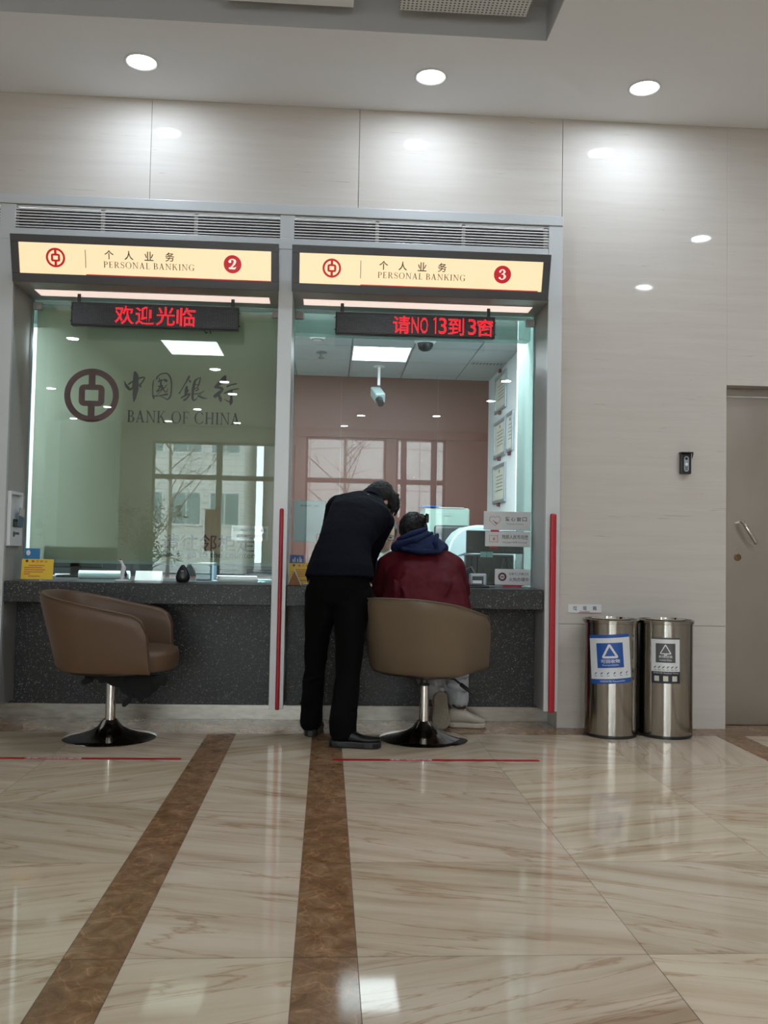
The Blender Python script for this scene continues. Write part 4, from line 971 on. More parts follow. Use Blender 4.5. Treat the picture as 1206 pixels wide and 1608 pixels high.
# papers at the left of window three
t=thing('notice_sheet','pale blue notice sheet taped inside window three, left of the clerk','paper',(-.112,.312,1.035))
mb=MB(); mb.box(-.095,.095,0,.0012,0,.248); obj('sheet',mb,M['bluepaper'],t)
text('lettering','请扫码评价二维码',-.055,.055,.212,.224,-.0004,M['ink'],t)
t=thing('notice_sheet','second pale sheet taped beside the notice with the printed heading','paper',(.075,.312,1.035))
mb=MB(); mb.box(-.085,.085,0,.0012,0,.246); obj('sheet',mb,M['bluepaper'],t)
t=thing('red_leaflet','small pink red leaflet against the glass beside the standing clerk','leaflet',(-.02,.309,.985)); mb=MB(); mb.box(-.048,.048,0,.0015,0,.098); obj('card',mb,M['red'],t); text('lettering','惠民',-.03,.03,.05,.07,-.0004,M['white'],t)
t=thing('ledger_tray','grey printed tray with a dark blue front strip behind window three','tray',(-.05,.42,CT))
mb=MB(); mb.box(-.16,.16,.0,.16,.0005,.115); obj('tray',mb,M['white'],t,bevel=.003); mb=MB(); mb.box(-.158,.158,-.002,-.0002,.085,.112); mb2=MB(); mb2.box(-.16,.16,-.002,-.0002,.02,.055)
obj('print_strip',mb,M['grayink'],t); obj('blue_strip',mb2,M['royal'],t)
# card reader on the counter
t=thing('card_reader','small silver framed card reader on the counter beside the red coat','device',(.885,.13,CT))
mb=MB(); mb.box(-.062,.062,-.035,.05,.0005,.010); obj('base',mb,M['black'],t,bevel=.003)
mb=MB(); mb.box(-.050,.050,-.01,.035,.0105,.082); obj('body',mb,M['certframe'],t,bevel=.010,seg=3)
mb=MB(); mb.box(-.036,.030,-.0125,-.0102,.018,.066); obj('screen',mb,M['dark'],t); mb=MB(); mb.box(-.034,.020,-.0135,-.0127,.024,.042); obj('slip',mb,M['paper'],t)
mb=MB(); mb.tube([(.0,.04,.08),(.004,.05,.13),(.006,.06,.18)],.005,10); obj('stylus',mb,M['black'],t,smooth=60)
mb=MB(); mb.tube([(-.01,.05,.08),(-.03,.08,.12),(-.06,.13,.10)],.003,8); obj('cable',mb,M['grayink'],t,smooth=60)
# the desk side of window three
t=thing('computer_monitor','black monitor back behind the three white plates of window three','monitor',(1.05,.56,CT),0,'monitors behind the counter glass')
mb=MB(); mb.box(-.17,.20,0,.03,.20,.345); obj('screen_back',mb,M['dark'],t,bevel=.006); mb=MB(); mb.box(-.17,.14,.03,.10,.0005,.195); obj('neck',mb,M['dark'],t,bevel=.01); mb=MB(); mb.box(-.16,.15,-.05,.16,.0005,.012); obj('stand',mb,M['black'],t)
for k,(x,) in enumerate(((-.062,),(-.020,))):
    mb=MB(); mb.box(x-.019,x+.019,-.004,-.001,.175,.210); obj('sticker',mb,M['teal'],t)
mb=MB()
for k in range(6):
    a=rn.uniform(-.15,.1); mb.tube([(a,-.01,.17),(a+rn.uniform(-.04,.05),-.03,.09),(a+rn.uniform(-.05,.09),-.02,.01)],.0035,8)
obj('cable',mb,M['black'],t,smooth=60)
t=thing('paper_box','pale teal open box on the desk behind the lowest white plate','box',(1.14,.78,CT))
mb=MB()
for a,b,c,d_ in ((-.09,.09,0,.006),(-.09,.09,.194,.2),(-.09,-.084,.0065,.1935),(.084,.09,.0065,.1935)): mb.box(a,b,c,d_,.006,.185)
mb.box(-.09,.09,0,.2,.0005,.0055); obj('box_wall',mb,M['teal'],t); mb=MB(); mb.box(-.05,.03,.02,.18,.007,.205); obj('paper_bundle',mb,M['paper'],t)
# cabinet, copier and chair farther back
t=thing('filing_cabinet','pale green drawer cabinet with papers on top by the brown wall','cabinet',(1.02,2.62,0))
mb=MB(); mb.box(-.185,.20,0,.42,.0005,1.36); obj('body',mb,M['cabinet'],t,bevel=.004)
for k in range(6):
    mb=MB(); mb.box(-.175,.19,-.012,-.0005,.14+.2*k,.33+.2*k); dr=obj('drawer',mb,M['cabinet'],t,bevel=.003)
    mb=MB(); mb.box(-.03,.04,-.02,-.0125,.30+.2*k,.312+.2*k); obj('drawer_handle',mb,M['certframe'],dr)
t=thing('paper_sheet','curled white sheets lying on top of the green drawer cabinet','paper',(1.05,2.66,1.361)); mb=MB(); mb.box(-.14,.16,-.03,.2,.0,.006); mb.box(-.10,.12,-.05,.18,.0065,.012); obj('sheets',mb,M['paper'],t)
t=thing('blue_folder','blue plastic folder sticking out over the cabinet edge','folder',(.90,2.66,1.3735)); mb=MB(); mb.box(-.10,.06,-.06,.18,0,.012); obj('cover',mb,M['royal'],t)
t=thing('cash_machine','rounded pale grey bank machine behind the black monitor','machine',(1.16,1.58,0))
pr=[(-.27,.0),(-.27,.92),(-.26,1.0),(-.235,1.08),(-.19,1.14),(-.13,1.18),(-.05,1.195),(.24,1.195),(.24,.0)]
mb=MB(); mb.prism(pr,'y',0,.36); obj('body',mb,M['machine'],t,bevel=.02,seg=3)
mb=MB(); mb.box(-.09,.0,-.006,-.0005,1.02,1.11); obj('display',mb,M['teal'],t); mb=MB(); mb.tube([(-.262,-.003,.93),(-.15,-.004,.98),(-.08,-.004,1.0)],.003,6); obj('seam',mb,M['bluegrey'],t)
def office_chair(label,x,y,rz,h):
    t=thing('office_chair',label,'chair',(x,y,0),rz,'office chairs'); 
    mb=MB(); mb.box(-.20,.20,-.03,.03,.62,h); obj('backrest',mb,M['dark'],t,bevel=.025,seg=3)
    mb=MB(); mb.box(-.22,.22,.035,.48,.42,.49); obj('seat',mb,M['dark'],t,bevel=.03,seg=3)
    mb=MB(); mb.tube([(0,.24,.41),(0,.24,.09)],.03,16); obj('gas_column',mb,M['chrome'],t,smooth=50)
    for k in range(5):
        a=2*PI*k/5+.3; mb=MB(); mb.tube([(.03*math.cos(a),.24+.03*math.sin(a),.085),(.26*math.cos(a),.24+.26*math.sin(a),.055)],[.022,.014],8); lg=obj('leg',mb,M['black'],t,smooth=50)
        mb=MB(); mb.ell((.26*math.cos(a),.24+.26*math.sin(a),.0235),(.022,.022,.023),12,8); obj('caster',mb,M['black'],lg,smooth=180)
    mb=MB(); mb.box(-.03,.03,.031,.06,.45,.70); obj('back_frame',mb,M['black'],t)
    return t
office_chair('dark office chair back showing above the pale grey machine',1.10,2.50,PI,1.215)
# certificates on the side wall of the office
def certificate(label,y0,y1,z0,z1,clip=True):
    t=thing('framed_certificate',label,'certificate',(1.519,(y0+y1)/2,z0),0,'framed certificates on the white office wall'); w=(y1-y0)/2;h=z1-z0; a=.03
    mb=MB(); mb.box(-.018,-.0005,-w,w,h-a,h); mb.box(-.018,-.0005,-w,w,0,a); mb.box(-.018,-.0005,-w,-w+a,a,h-a); mb.box(-.018,-.0005,w-a,w,a,h-a); obj('frame',mb,M['certframe'],t,bevel=.003)
    mb=MB(); mb.box(-.008,-.0006,-w+a,w-a,a,h-a); obj('paper',mb,M['certpaper'],t)
    mb=MB()
    mb.box(-.0095,-.0082,-.022,.022,h*.78,h*.86)
    for k in range(5): mb.box(-.0095,-.0082,-w*.55,w*(.5-.1*(k%2)),h*(.68-.09*k),h*(.70-.09*k))
    obj('print',mb,M['grayink'],t)
    mb=MB(); mb.box(-.022,-.001,-.02,.03,-.03,-.0005); obj('clip',mb,M['maroon'],t)
certificate('framed certificate just under the LED board, topmost on the white office wall',2.565,3.075,2.325+.305,2.92-.02)
certificate('framed white certificate second from the top on the white office wall',2.545,3.05,2.25,2.585)
certificate('framed cream certificate with red crest, third from the top on the white office wall',2.545,3.065,1.838,2.17)
certificate('framed pale certificate lowest on the white office wall above the heart plate',2.53,3.09,1.43,1.775)
t=certificate('narrow grey framed certificate nearest the glass on the white office wall',2.22,2.49,1.84,2.175)
# devices on the office ceiling
t=thing('dome_camera','round dark dome camera on the office ceiling just below the LED board','camera',(.73,1.86,2.64))
mb=MB(); mb.lathe([(.085,-.0005),(.085,-.012),(.075,-.022),(.066,-.024)],n=36,cap0=True,cap1=True); obj('mount',mb,M['white'],t,smooth=40)
mb=MB(); mb.lathe([(.064,-.0245),(.062,-.045),(.050,-.068),(.028,-.082),(.0005,-.086)],n=36,cap1=False); obj('dome',mb,M['black'],t,smooth=60)
t=thing('bullet_camera','white box camera hanging on a rod from the office ceiling','camera',(.43,2.92,2.64))
mb=MB(); mb.lathe([(.05,-.0005),(.05,-.008)],n=24); mb.tube([(0,0,-.008),(0,0,-.17)],.014,14); obj('ceiling_rod',mb,M['white'],t,smooth=40)
mb=MB(); mb.box(-.045,.045,-.10,.08,-.065,.025,M=Matrix.Translation((-.01,-.01,-.235))@Matrix.Rotation(R(32),4,'X')@Matrix.Rotation(R(14),4,'Z')); obj('camera_body',mb,M['machine'],t,bevel=.012,seg=3)
mb=MB(); mb.tube([(.0,-.085,-.315),(.012,-.15,-.36)],[.034,.030],18); obj('lens',mb,M['black'],t,smooth=50)
t=thing('smoke_detector','round white smoke detector on the office ceiling, beside the LED board corner','detector',(-.11,1.79,2.64))
mb=MB(); mb.lathe([(.065,-.0005),(.065,-.018),(.052,-.036),(.035,-.042)],n=32); obj('body',mb,M['white'],t,smooth=40)
mb=MB(); mb.lathe([(.047,-.0385),(.040,-.0415)],n=32,cap0=False,cap1=False); obj('vent_ring',mb,M['black'],t)
t=thing('sprinkler','small dark sprinkler head hanging from the office ceiling','sprinkler',(-.083,2.40,2.64))
mb=MB(); mb.lathe([(.045,-.0005),(.045,-.006)],n=24); mb.tube([(0,0,-.006),(0,0,-.045)],.010,12); mb.lathe([(.026,-.048),(.026,-.052)],n=20); obj('head',mb,M['tbar'],t)
t=thing('ceiling_vent','narrow slotted vent in the office ceiling near the white wall','vent',(1.34,2.62,2.64))
mb=MB(); mb.box(-.12,.16,-.05,.05,-.008,-.0005); obj('frame',mb,M['tilegrid'],t)
mb=MB()
for k in range(9): mb.box(-.11+.03*k,-.095+.03*k,-.04,.04,-.0095,-.0082)
obj('slot',mb,M['black'],t)

# ================================================================== ON THE MARBLE WALL
t=thing('door_intercom','black door intercom with grey camera panel on the marble wall','intercom',(2.063,0,1.47))
mb=MB(); mb.box(-.031,.031,-.032,-.0005,0,.118); obj('housing',mb,M['black'],t,bevel=.005,seg=3)
mb=MB(); mb.box(-.034,.036,-.05,-.001,.1185,.126); mb.prism([(-.05,.118),(-.0325,.118),(-.0325,.088)],'x',.0315,.036); obj('rain_hood',mb,M['black'],t,bevel=.002)
mb=MB(); n_=10; pl=[(.014*math.cos(PI*k/n_),.088+.014*math.sin(PI*k/n_)) for k in range(n_+1)]+[(-.014*math.cos(PI*k/n_),.026-.014*math.sin(PI*k/n_)) for k in range(n_+1)]
mb.prism(pl,'y',-.0345,-.0322); obj('face_plate',mb,M['certframe'],t)
mb=MB(); mb.ell((0,-.035,.088),(.008,.004,.008)); obj('lens',mb,M['black'],t,smooth=180)
mb=MB(); mb.ell((0,-.035,.055),(.009,.004,.009)); obj('button',mb,M['white'],t,smooth=180)
mb=MB()
for k in range(4): mb.box(-.008,.008,-.0352,-.0346,.022+.005*k,.0245+.005*k)
obj('speaker',mb,M['black'],t)
t=thing('dustbin_sign','small white wall sign above the steel bins, with three black characters','sign',(1.482,-.0005,.657))
mb=MB(); mb.box(-.097,.097,-.004,0,0,.049); obj('plate',mb,M['acryl'],t)
for i,c in enumerate('垃圾箱'): text('lettering',c,-.068+.057*i,-.045+.057*i,.016,.040,-.0045,M['ink'],t,bold=.001)
text('lettering','Dustbin',-.028,.030,.004,.013,-.0045,M['ink'],t); mb=MB(); mb.box(-.04,.097,-.0046,-.0041,.0,.0025); obj('red_line',mb,M['red'],t)

# ================================================================== STEEL BINS
def steel_bin(label,x,y,r,h):
    t=thing('waste_bin',label,'bin',(x,y,0),0,'steel bins by the marble wall')
    mb=MB(); mb.lathe([(r-.004,.0005),(r-.002,.012),(r-.004,.016)],n=64,cap1=False); obj('base_ring',mb,M['black'],t,smooth=40)
    mb=MB(); mb.lathe([(r-.003,.0165),(r,.018),(r,h-.022)],n=64,cap0=False,cap1=False); obj('body',mb,M['steel'],t,smooth=40)
    mb=MB(); mb.lathe([(r-.001,h-.0218),(r+.006,h-.020),(r+.007,h-.004),(r+.002,h),(r-.008,h-.001),(r-.010,h-.012)],n=64,cap0=False,cap1=False); obj('rim',mb,M['steel'],t,smooth=50)
    mb=MB(); mb.lathe([(r-.011,h-.013),(.10,h-.016),(.095,h-.05),(.0005,h-.055)],n=48,cap0=False,cap1=False); obj('lid',mb,M['steel'],t,smooth=40)
    mb=MB(); mb.lathe([(.104,h-.0145),(.106,h+.001),(.099,h+.004),(.096,h-.012)],n=48,cap0=False,cap1=False); obj('ashtray_ring',mb,M['chrome'],t,smooth=50)
    return t
def on_bin(o,r,a0,tilt=0.0):
    """bend flat work (x along the curve, z up) round the bin at angle a0"""
    ct,st=math.cos(tilt),math.sin(tilt)
    for v in o.data.vertices:
        x,y,z=v.co; zc=.43; x,z=(x*ct-(z-zc)*st, zc+x*st+(z-zc)*ct); rr=r-y; a=a0+x/r
        v.co=(rr*math.sin(a),-rr*math.cos(a),z)
    o.data.update(); return o
def sheet(x0,x1,z0,z1,y,n=14):
    mb=MB(); v=[];f=[]
    for i in range(n+1):
        x=x0+(x1-x0)*i/n; v+=[(x,y,z0),(x,y,z1),(x,y+.0003,z1),(x,y+.0003,z0)]
    for i in range(n):
        b=4*i
        for q in range(4): f.append((b+q,b+(q+1)%4,b+4+(q+1)%4,b+4+q))
    f+=[(0,1,2,3),(4*n+3,4*n+2,4*n+1,4*n)]
    return mb.add(v,f)
def recycle(cx,cz,s,y,down):
    mb=MB(); P=[(cx+s*math.cos(R(a)),cz+s*math.sin(R(a))) for a in (90,210,330)]
    def seg(a,b,u,v_): return (a[0]+(b[0]-a[0])*u,a[1]+(b[1]-a[1])*u),(a[0]+(b[0]-a[0])*v_,a[1]+(b[1]-a[1])*v_)
    wd=s*(.26 if not down else .17)
    for a,b in ((P[0],P[1]),(P[1],P[2]),(P[2],P[0])):
        for u,v_ in ((.04,.44),(.54,.96)):
            p,q=seg(a,b,u,v_); mb.stroke([(p[0],p[1],wd),((p[0]+q[0])/2,(p[1]+q[1])/2,wd),(q[0],q[1],wd)],y-.0003,y)
    if down: mb.stroke([(cx-s*.12,cz-s*.5,wd),(cx-s*.12,cz-s*.78,wd)],y-.0003,y); mb.stroke([(cx+s*.12,cz-s*.5,wd),(cx+s*.12,cz-s*.78,wd)],y-.0003,y)
    return mb
BR,BH=.1475,.64
def sticker(t,blue,a0,tilt,x,z0,z1):
    C_=M['royal'] if blue else M['slate']; w=x; H_=z1-z0
    def put(name,mb,mt): return on_bin(obj(name,mb,mt,st_),BR,a0,tilt)
    st_=on_bin(obj('sticker',sheet(-w,w,z0,z1,-.0006),M['acryl'],t),BR,a0,tilt)
    put('band',sheet(-w,w,z1-.018 if blue else z1-.010,z1,-.0010),C_)
    if blue:
        put('band',sheet(-w,w,z0,z0+.026,-.0010),C_); pz0,pz1=z0+.085,z1-.045; px=w*.62
        put('band_lettering',MB(),C_) if False else None
        o=link('band_lettering',text_mesh('可回收物 Recyclable',-w*.55,w*.62,z0+.007,z0+.019,-.0014),M['acryl'],st_); on_bin(o,BR,a0,tilt)
    else:
        put('dark_strip',sheet(-w,w,z0,z0+.064,-.0010),M['darkprint']); pz0,pz1=z0+.112,z1-.032; px=w*.68
        for k in (-.62,0,.62): put('small_picture',sheet(w*k-.013,w*k+.013,z0+.012,z0+.040,-.0014,4),M['certpaper'])
        o=link('strip_lettering',text_mesh('其他垃圾 Residual Waste',-w*.86,w*.9,z0+.052,z0+.061,-.0014),M['acryl'],st_); on_bin(o,BR,a0,tilt)
    put('colour_panel',sheet(-px,px,pz0,pz1,-.0010),C_)
    s_=px*.62
    put('recycling_arrows',recycle(0,pz1-s_*1.22,s_,-.0012,not blue),M['acryl'])
    body,en=('可回收物','Recyclable') if blue else ('其他垃圾','Residual Waste')
    o=link('lettering',text_mesh(body,-px*.70,px*.70,pz0+.026,pz0+.046 if blue else pz0+.040,-.0014,bold=.0012),M['acryl'],st_); on_bin(o,BR,a0,tilt)
    o=link('lettering',text_mesh(en,-px*.6,px*.6,pz0+.010,pz0+.019,-.0014),M['acryl'],st_); on_bin(o,BR,a0,tilt)
    mb=MB(); rn=random.Random(2); zb=(z0+.055) if blue else (z0+.086)
    for k in range(6):
        xx=-w*.74+w*1.48*k/5; mb.stroke([(xx-.005,zb-.004,.003),(xx,zb+.002,.006),(xx+.006,zb+.006,.003)],-.0013,-.0010); mb.box(xx-.007,xx+.007,-.0013,-.0010,zb-.014,zb-.0115)
    put('pictograms',mb,C_)
b=steel_bin('brushed steel bin with a blue and white recycling sticker, below the wall sign',1.585,-.16,BR,BH); sticker(b,True,R(-18),R(4.5),.116,.298,.562)
b=steel_bin('brushed steel bin with a grey sticker and dark strip, nearer the steel door',1.896,-.16,BR,BH); sticker(b,False,R(-20),R(.6),.0765,.302,.550)

# ================================================================== TUB CHAIRS
def tub_chair(label,x,y,face,leather,torn):
    """local frame: sitter looks along +x"""
    t=thing('tub_chair',label,'chair',(x,y,0),face,'leatherette tub chairs')
    mb=MB(); prof=[(.232,.0005),(.235,.004),(.228,.009),(.195,.016),(.140,.028),(.090,.045),(.058,.066),(.042,.088),(.034,.098)]
    mb.lathe(prof,n=64); obj('pedestal_base',mb,M['chrome'],t,smooth=40)
    mb=MB(); mb.lathe([(.0255,.0985),(.0255,.282)],n=32); obj('gas_column',mb,M['chrome'],t,smooth=40)
    mb=MB(); mb.lathe([(.028,.2825),(.028,.292),(.020,.296),(.020,.318),(.05,.322),(.06,.345)],n=32); obj('swivel_hub',mb,M['black'],t,smooth=40)
    zb=.358
    def plan(u,zf):
        B=.255+.11*zf; w=.270+.035*zf; xf=.262-.030*zf
        # u in -1..1: straight arm, half superellipse, straight arm
        k=.36; s=abs(u); sg=1 if u>=0 else -1; xs=-.03
        if s>1-k:
            q=(s-(1-k))/k; return Vector((xs+(xf-xs)*q, sg*w*(1-.03*q*q)))
        a=(s/(1-k))*PI/2; e=2/2.5
        return Vector((xs-(B+xs)*abs(math.cos(a))**e, sg*w*abs(math.sin(a))**e))
    def rim(x):
        xf=.232; r=.078
        z=.752-.105*max(0,min(1,(x+.36)/.55))
        if x>xf-r: z-= r-math.sqrt(max(0,r*r-(x-(xf-r))**2))
        return z
    NU=64; th=.045; v=[];f=[]; rowsn=None
    for i in range(NU+1):
        u=-1+2*i/NU
        top=rim(plan(u,1).x); col=[]
        lev=[0,.02,.08,.3,.55,.8,.94,1.0]
        def P(zf,ins,z):
            p=plan(u,zf); a=plan(max(u-.01,-1),zf); b=plan(min(u+.01,1),zf); tn=(b-a).normalized(); n_=Vector((tn.y,-tn.x))
            if n_.dot(p-Vector((0,0)))<0: n_=-n_
            q=p-n_*ins; return (q.x,q.y,z)
        for l in lev:
            z=zb+(top-zb)*l; zf=(z-zb)/.394
            col.append(P(zf,(.03 if l==0 else .010 if l==.02 else 0 if l<.94 else (.003 if l<1 else .013)),z))
        zt=(top-zb)/.394
        col.append(P(zt,th*.5,top+.006))
        for l in lev[::-1]:
            z=zb+.012+(top-zb-.012)*l; zf=(z-zb)/.394
            col.append(P(zf,th-(.010 if l==1 else .002 if l>.9 else 0),z))
        rowsn=len(col); v+=col
    for i in range(NU):
        for j in range(rowsn):
            j2=(j+1)%rowsn; f.append((i*rowsn+j,i*rowsn+j2,(i+1)*rowsn+j2,(i+1)*rowsn+j))
    f.append(tuple(range(rowsn))); f.append(tuple(NU*rowsn+j for j in range(rowsn-1,-1,-1)))
    mb=MB(); mb.add(v,f); sh=obj('tub_shell',mb,leather,t,smooth=60,bevel=.010,seg=3)
    # raised seam along the rim of the shell
    pts=[]
    for i in range(NU+1):
        u=-1+2*i/NU; p=plan(u,1); top=rim(p.x); zf=(top-zb)/.394; p=plan(u,zf)
        a=plan(max(u-.01,-1),zf); b=plan(min(u+.01,1),zf); tn=(b-a).normalized(); n_=Vector((tn.y,-tn.x))
        if n_.dot(p)<0: n_=-n_
        q=p-n_*.006; pts.append((q.x,q.y,top+.0015))
    mb=MB(); mb.tube(pts,.0035,8); obj('piping',mb,leather,sh,smooth=180)
    mb=MB(); c=[]
    for z,a in ((.366,.93),(.37,.985),(.40,1.0),(.44,1.0),(.462,.975),(.470,.90),(.473,.5)):
        c.append(((.045,0,z),(1,0,0),.285*a,(0,1,0),.238*a))
    mb.rings(c,48,ex=3.2); obj('seat_cushion',mb,leather,t,smooth=60)
    mb=MB(); c=[((.0,0,.3455),(1,0,0),.19,(0,1,0),.21),((.0,0,.3575),(1,0,0),.22,(0,1,0),.24)]; mb.rings(c,40,ex=3); obj('underside_plate',mb,M['black'],t)
    if torn:
        mb=MB(); rn=random.Random(4)
        # the torn dust cover hanging down in ragged flaps
        def rag(pts,th=.006):
            mb.chain(pts,[th*rn.uniform(.9,1.3) for _ in pts],8)
        N=26; v=[];f=[]
        for i in range(N+1):
            q=i/N; x=-.10+.42*q; y=-.12-.03*math.sin(q*9)
            drop=.035+.10*max(0,math.sin((q-.28)*PI/.72))**1.2*(1 if q>.28 else 0)+rn.uniform(-.012,.016)
            v+=[(x,y,.346),(x+rn.uniform(-.004,.004),y-.012*math.sin(q*23),.346-drop*.5),(x+rn.uniform(-.006,.006),y+.02+.014*math.sin(q*17),.346-drop),(x,y+.028,.346-drop*.45),(x,y+.03,.346)]
        for i in range(N):
            for j in range(4): f.append((i*5+j,i*5+j+1,(i+1)*5+j+1,(i+1)*5+j))
            f.append((i*5+4,i*5,(i+1)*5,(i+1)*5+4))
        f.append((0,1,2,3,4)); f.append(tuple(N*5+j for j in (4,3,2,1,0)))
        mb.add(v,f)
        rag([(-.06,-.12,.335),(-.085,-.12,.31),(-.105,-.12,.30)],.011); rag([(.14,-.105,.24),(.115,-.105,.205),(.10,-.105,.19)],.010); rag([(.24,-.10,.30),(.262,-.1,.285)],.012)
        obj('torn_lining',mb,M['matt'],t,smooth=50)
    else:
        mb=MB(); mb.chain([(.05,-.04,.335),(.06,-.15,.318),(.055,-.20,.290)],[.006,.006,.006],8); mb.cap((.055,-.19,.295),(.05,-.255,.258),.011,.010); obj('height_lever',mb,M['black'],t,smooth=180)
        mb=MB(); mb.box(-.07,.07,-.07,.07,.322,.345); obj('mounting_plate',mb,M['black'],t,bevel=.01)
    return t
tub_chair('empty brown tub chair with torn black lining hanging below its seat',-1.10,-.338,R(-4),M['leather'],True)
tub_chair('khaki tub chair seen from behind, with the red coated customer sitting in it',.53,-.315,R(58),M['leather2'],False)

# ================================================================== PEOPLE
def head_piece(mb,c,fwd,up,s=1.0,ears=True):
    """skull, brow, nose, lips, chin and ears of one head; fwd is where the face looks"""
    f=Vector(fwd).normalized(); u=Vector(up); u=(u-f*u.dot(f)).normalized(); r=f.cross(u); Mx=Matrix((r,f,u)).transposed().to_4x4(); Mx.translation=Vector(c)
    n,k=40,30; v=[];fc=[]
    def rad(d):
        x,y,z=d; e=1/math.sqrt((x/.073)**2+(y/.092)**2+(z/.112)**2)
        if z<-.1: e*=1-.10*abs(x)*min(1,-z*1.3)                     # jaw narrows
        if y>0:
            e*=1-.045*max(0,y)*math.exp(-((z-.02)/.5)**4)
            g=lambda ax,az,sx,sz:math.exp(-((x-ax)/sx)**2-((z-az)/sz)**2)
            e+=.020*g(0,-.20,.12,.12)+.011*g(0,-.05,.09,.18)       # nose
            e-=.0075*(g(.33,.03,.13,.09)+g(-.33,.03,.13,.09))       # eye sockets
            e+=.0035*(g(.33,.03,.075,.045)+g(-.33,.03,.075,.045))   # lids
            e+=.004*(g(.30,.16,.18,.06)+g(-.30,.16,.18,.06))        # brows
            e+=.0055*g(0,-.47,.2,.05)+.0045*g(0,-.57,.18,.05)-.003*g(0,-.52,.22,.025)  # lips
            e+=.007*g(0,-.80,.22,.14)                               # chin
        return e
    for i in range(k+1):
        t=-PI/2+PI*i/k
        for j in range(n):
            a=2*PI*j/n; d=(math.cos(t)*math.cos(a),math.cos(t)*math.sin(a),math.sin(t)); e=rad(d)*s; v.append((d[0]*e,d[1]*e,d[2]*e))
    for i in range(k):
        for j in range(n): j2=(j+1)%n; fc.append((i*n+j,i*n+j2,(i+1)*n+j2,(i+1)*n+j))
    fc.append(tuple(range(n-1,-1,-1))); fc.append(tuple(k*n+j for j in range(n)))
    mb.add(v,fc,0,Mx)
    if ears:
        for sg in (-1,1): mb.ell((sg*.074*s,-.008*s,-.012*s),(.011*s,.019*s,.031*s),12,8,0,Mx)
    return Mx
def hand_piece(mb,wrist,fdir,back,side,s=1.0,curl=.5):
    """palm, thumb and four bent fingers; back = direction the back of the hand faces, side=+1 puts the thumb towards fdir x back"""
    f=Vector(fdir).normalized(); b=Vector(back); b=(b-f*b.dot(f)).normalized(); l=f.cross(b)*side; w=Vector(wrist)
    mb.cap(w-f*.02*s,w+f*.02*s,.024*s,.026*s,12)
    for q in (-.026,-.009,.009,.026): mb.cap(w+f*.02*s+l*q*s*.8,w+f*.082*s+l*q*s,.0135*s,.0115*s,10)
    for q,L,k in ((.028,.066,0),(.0095,.076,1),(-.0095,.070,2),(-.028,.054,3)):
        p=w+f*.084*s+l*q*s*1.05; c=curl*.5; r0=.0088*s
        d1=(f*math.cos(c)-b*math.sin(c)); d2=(f*math.cos(c*2.1)-b*math.sin(c*2.1)); d3=(f*math.cos(c*2.9)-b*math.sin(c*2.9))
        p1=p+d1*L*.46*s; p2=p1+d2*L*.31*s; p3=p2+d3*L*.23*s
        mb.chain([p,p1,p2,p3],[r0,r0*.95,r0*.88,r0*.75],10)
    p=w+f*.022*s+l*.028*s; d=(f*.65+l*.7-b*.25).normalized(); p1=p+d*.036*s; d=(f*.9+l*.3-b*.3).normalized(); p2=p1+d*.030*s; p3=p2+(f-b*.35).normalized()*.022*s
    mb.chain([p,p1,p2,p3],[.015*s,.0115*s,.010*s,.0085*s],10)
def shoe_mesh(mb_up,mb_sole,heel,ang,L=.25,w=.042,hi=.075,pitch=0.0,zs=.026):
    Mx=Matrix.Translation(heel)@Matrix.Rotation(ang,4,'Z')@Matrix.Rotation(pitch,4,'Y')
    def ringset(z0,z1,sc,ex=2.4):
        out=[]
        for z,k in ((z0,1),(z1,1)): out.append(z)
        return out
    outline=[(0,.028),(.03,.034),(.08,.034),(.13,.038),(.17,.044),(.21,.042),(.238,.028),(.25,.008)]
    k=L/.25; pl=[(x*k,y*w/.042) for x,y in outline]+[(x*k,-y*w/.042) for x,y in outline[::-1]]
    pl=[(-.012*k,0.012)]+pl+[(-.012*k,-.012)]
    mb_sole.prism(pl,'z',.0006,zs,0,Mx)
    rr=[]
    for x,yw,zt in ((.0,.024,hi),(.035,.032,hi+.015),(.075,.033,hi+.012),(.115,.036,hi-.008),(.155,.041,hi-.026),(.20,.040,hi-.040),(.232,.026,hi-.052),(.245,.010,hi-.062)):
        zt=max(zt,zs+.014); zc=(zt+zs)/2; rr.append(((x*k,0,zc),(0,1,0),yw*w/.042,(0,0,1),(zt-zs)/2+.004))
    v=MB(); v.rings(rr,20,ex=2.6); mb_up.add(v.v,v.f,0,Mx)

# ---- the clerk bending over the counter
cl=thing('person','person in a navy suit jacket and black trousers bending over counter three','person',(0,-.4,0))
O=Vector((0,-.4,0))
def W(*p): return Vector(p)-O
headc=W(.295,.055,1.272); hf=Vector((.62,.40,-.58)); hu=Vector((.35,.30,.80))
sp=[W(.065,-.42,.84),W(.085,-.36,.99),W(.15,-.235,1.13),W(.205,-.12,1.235),W(.255,-.035,1.275)]
shL,shR=W(.060,-.12,1.225),W(.306,-.135,1.158)
elL,elR=W(.005,.02,1.00),W(.222,-.04,.94)
wrL,wrR=W(.10,.085,.838),W(.235,.095,.838)
mb=MB(); head_piece(mb,headc,hf,hu,.96)
mb.chain([sp[0],sp[1],sp[2],sp[3]],[.115,.105,.11,.075],18); mb.chain([sp[3],sp[4],headc+Vector((-.035,-.035,-.03))],[.06,.047,.052],16)
mb.chain([sp[3],shL,elL,wrL],[.06,.05,.038,.026]); mb.chain([sp[3],shR,elR,wrR],[.06,.05,.038,.026])
hand_piece(mb,wrL,(.5,.8,-.1),(0,0,1),-1,.95,.35); hand_piece(mb,wrR,(-.3,.9,-.1),(0,0,1),1,.95,.35)
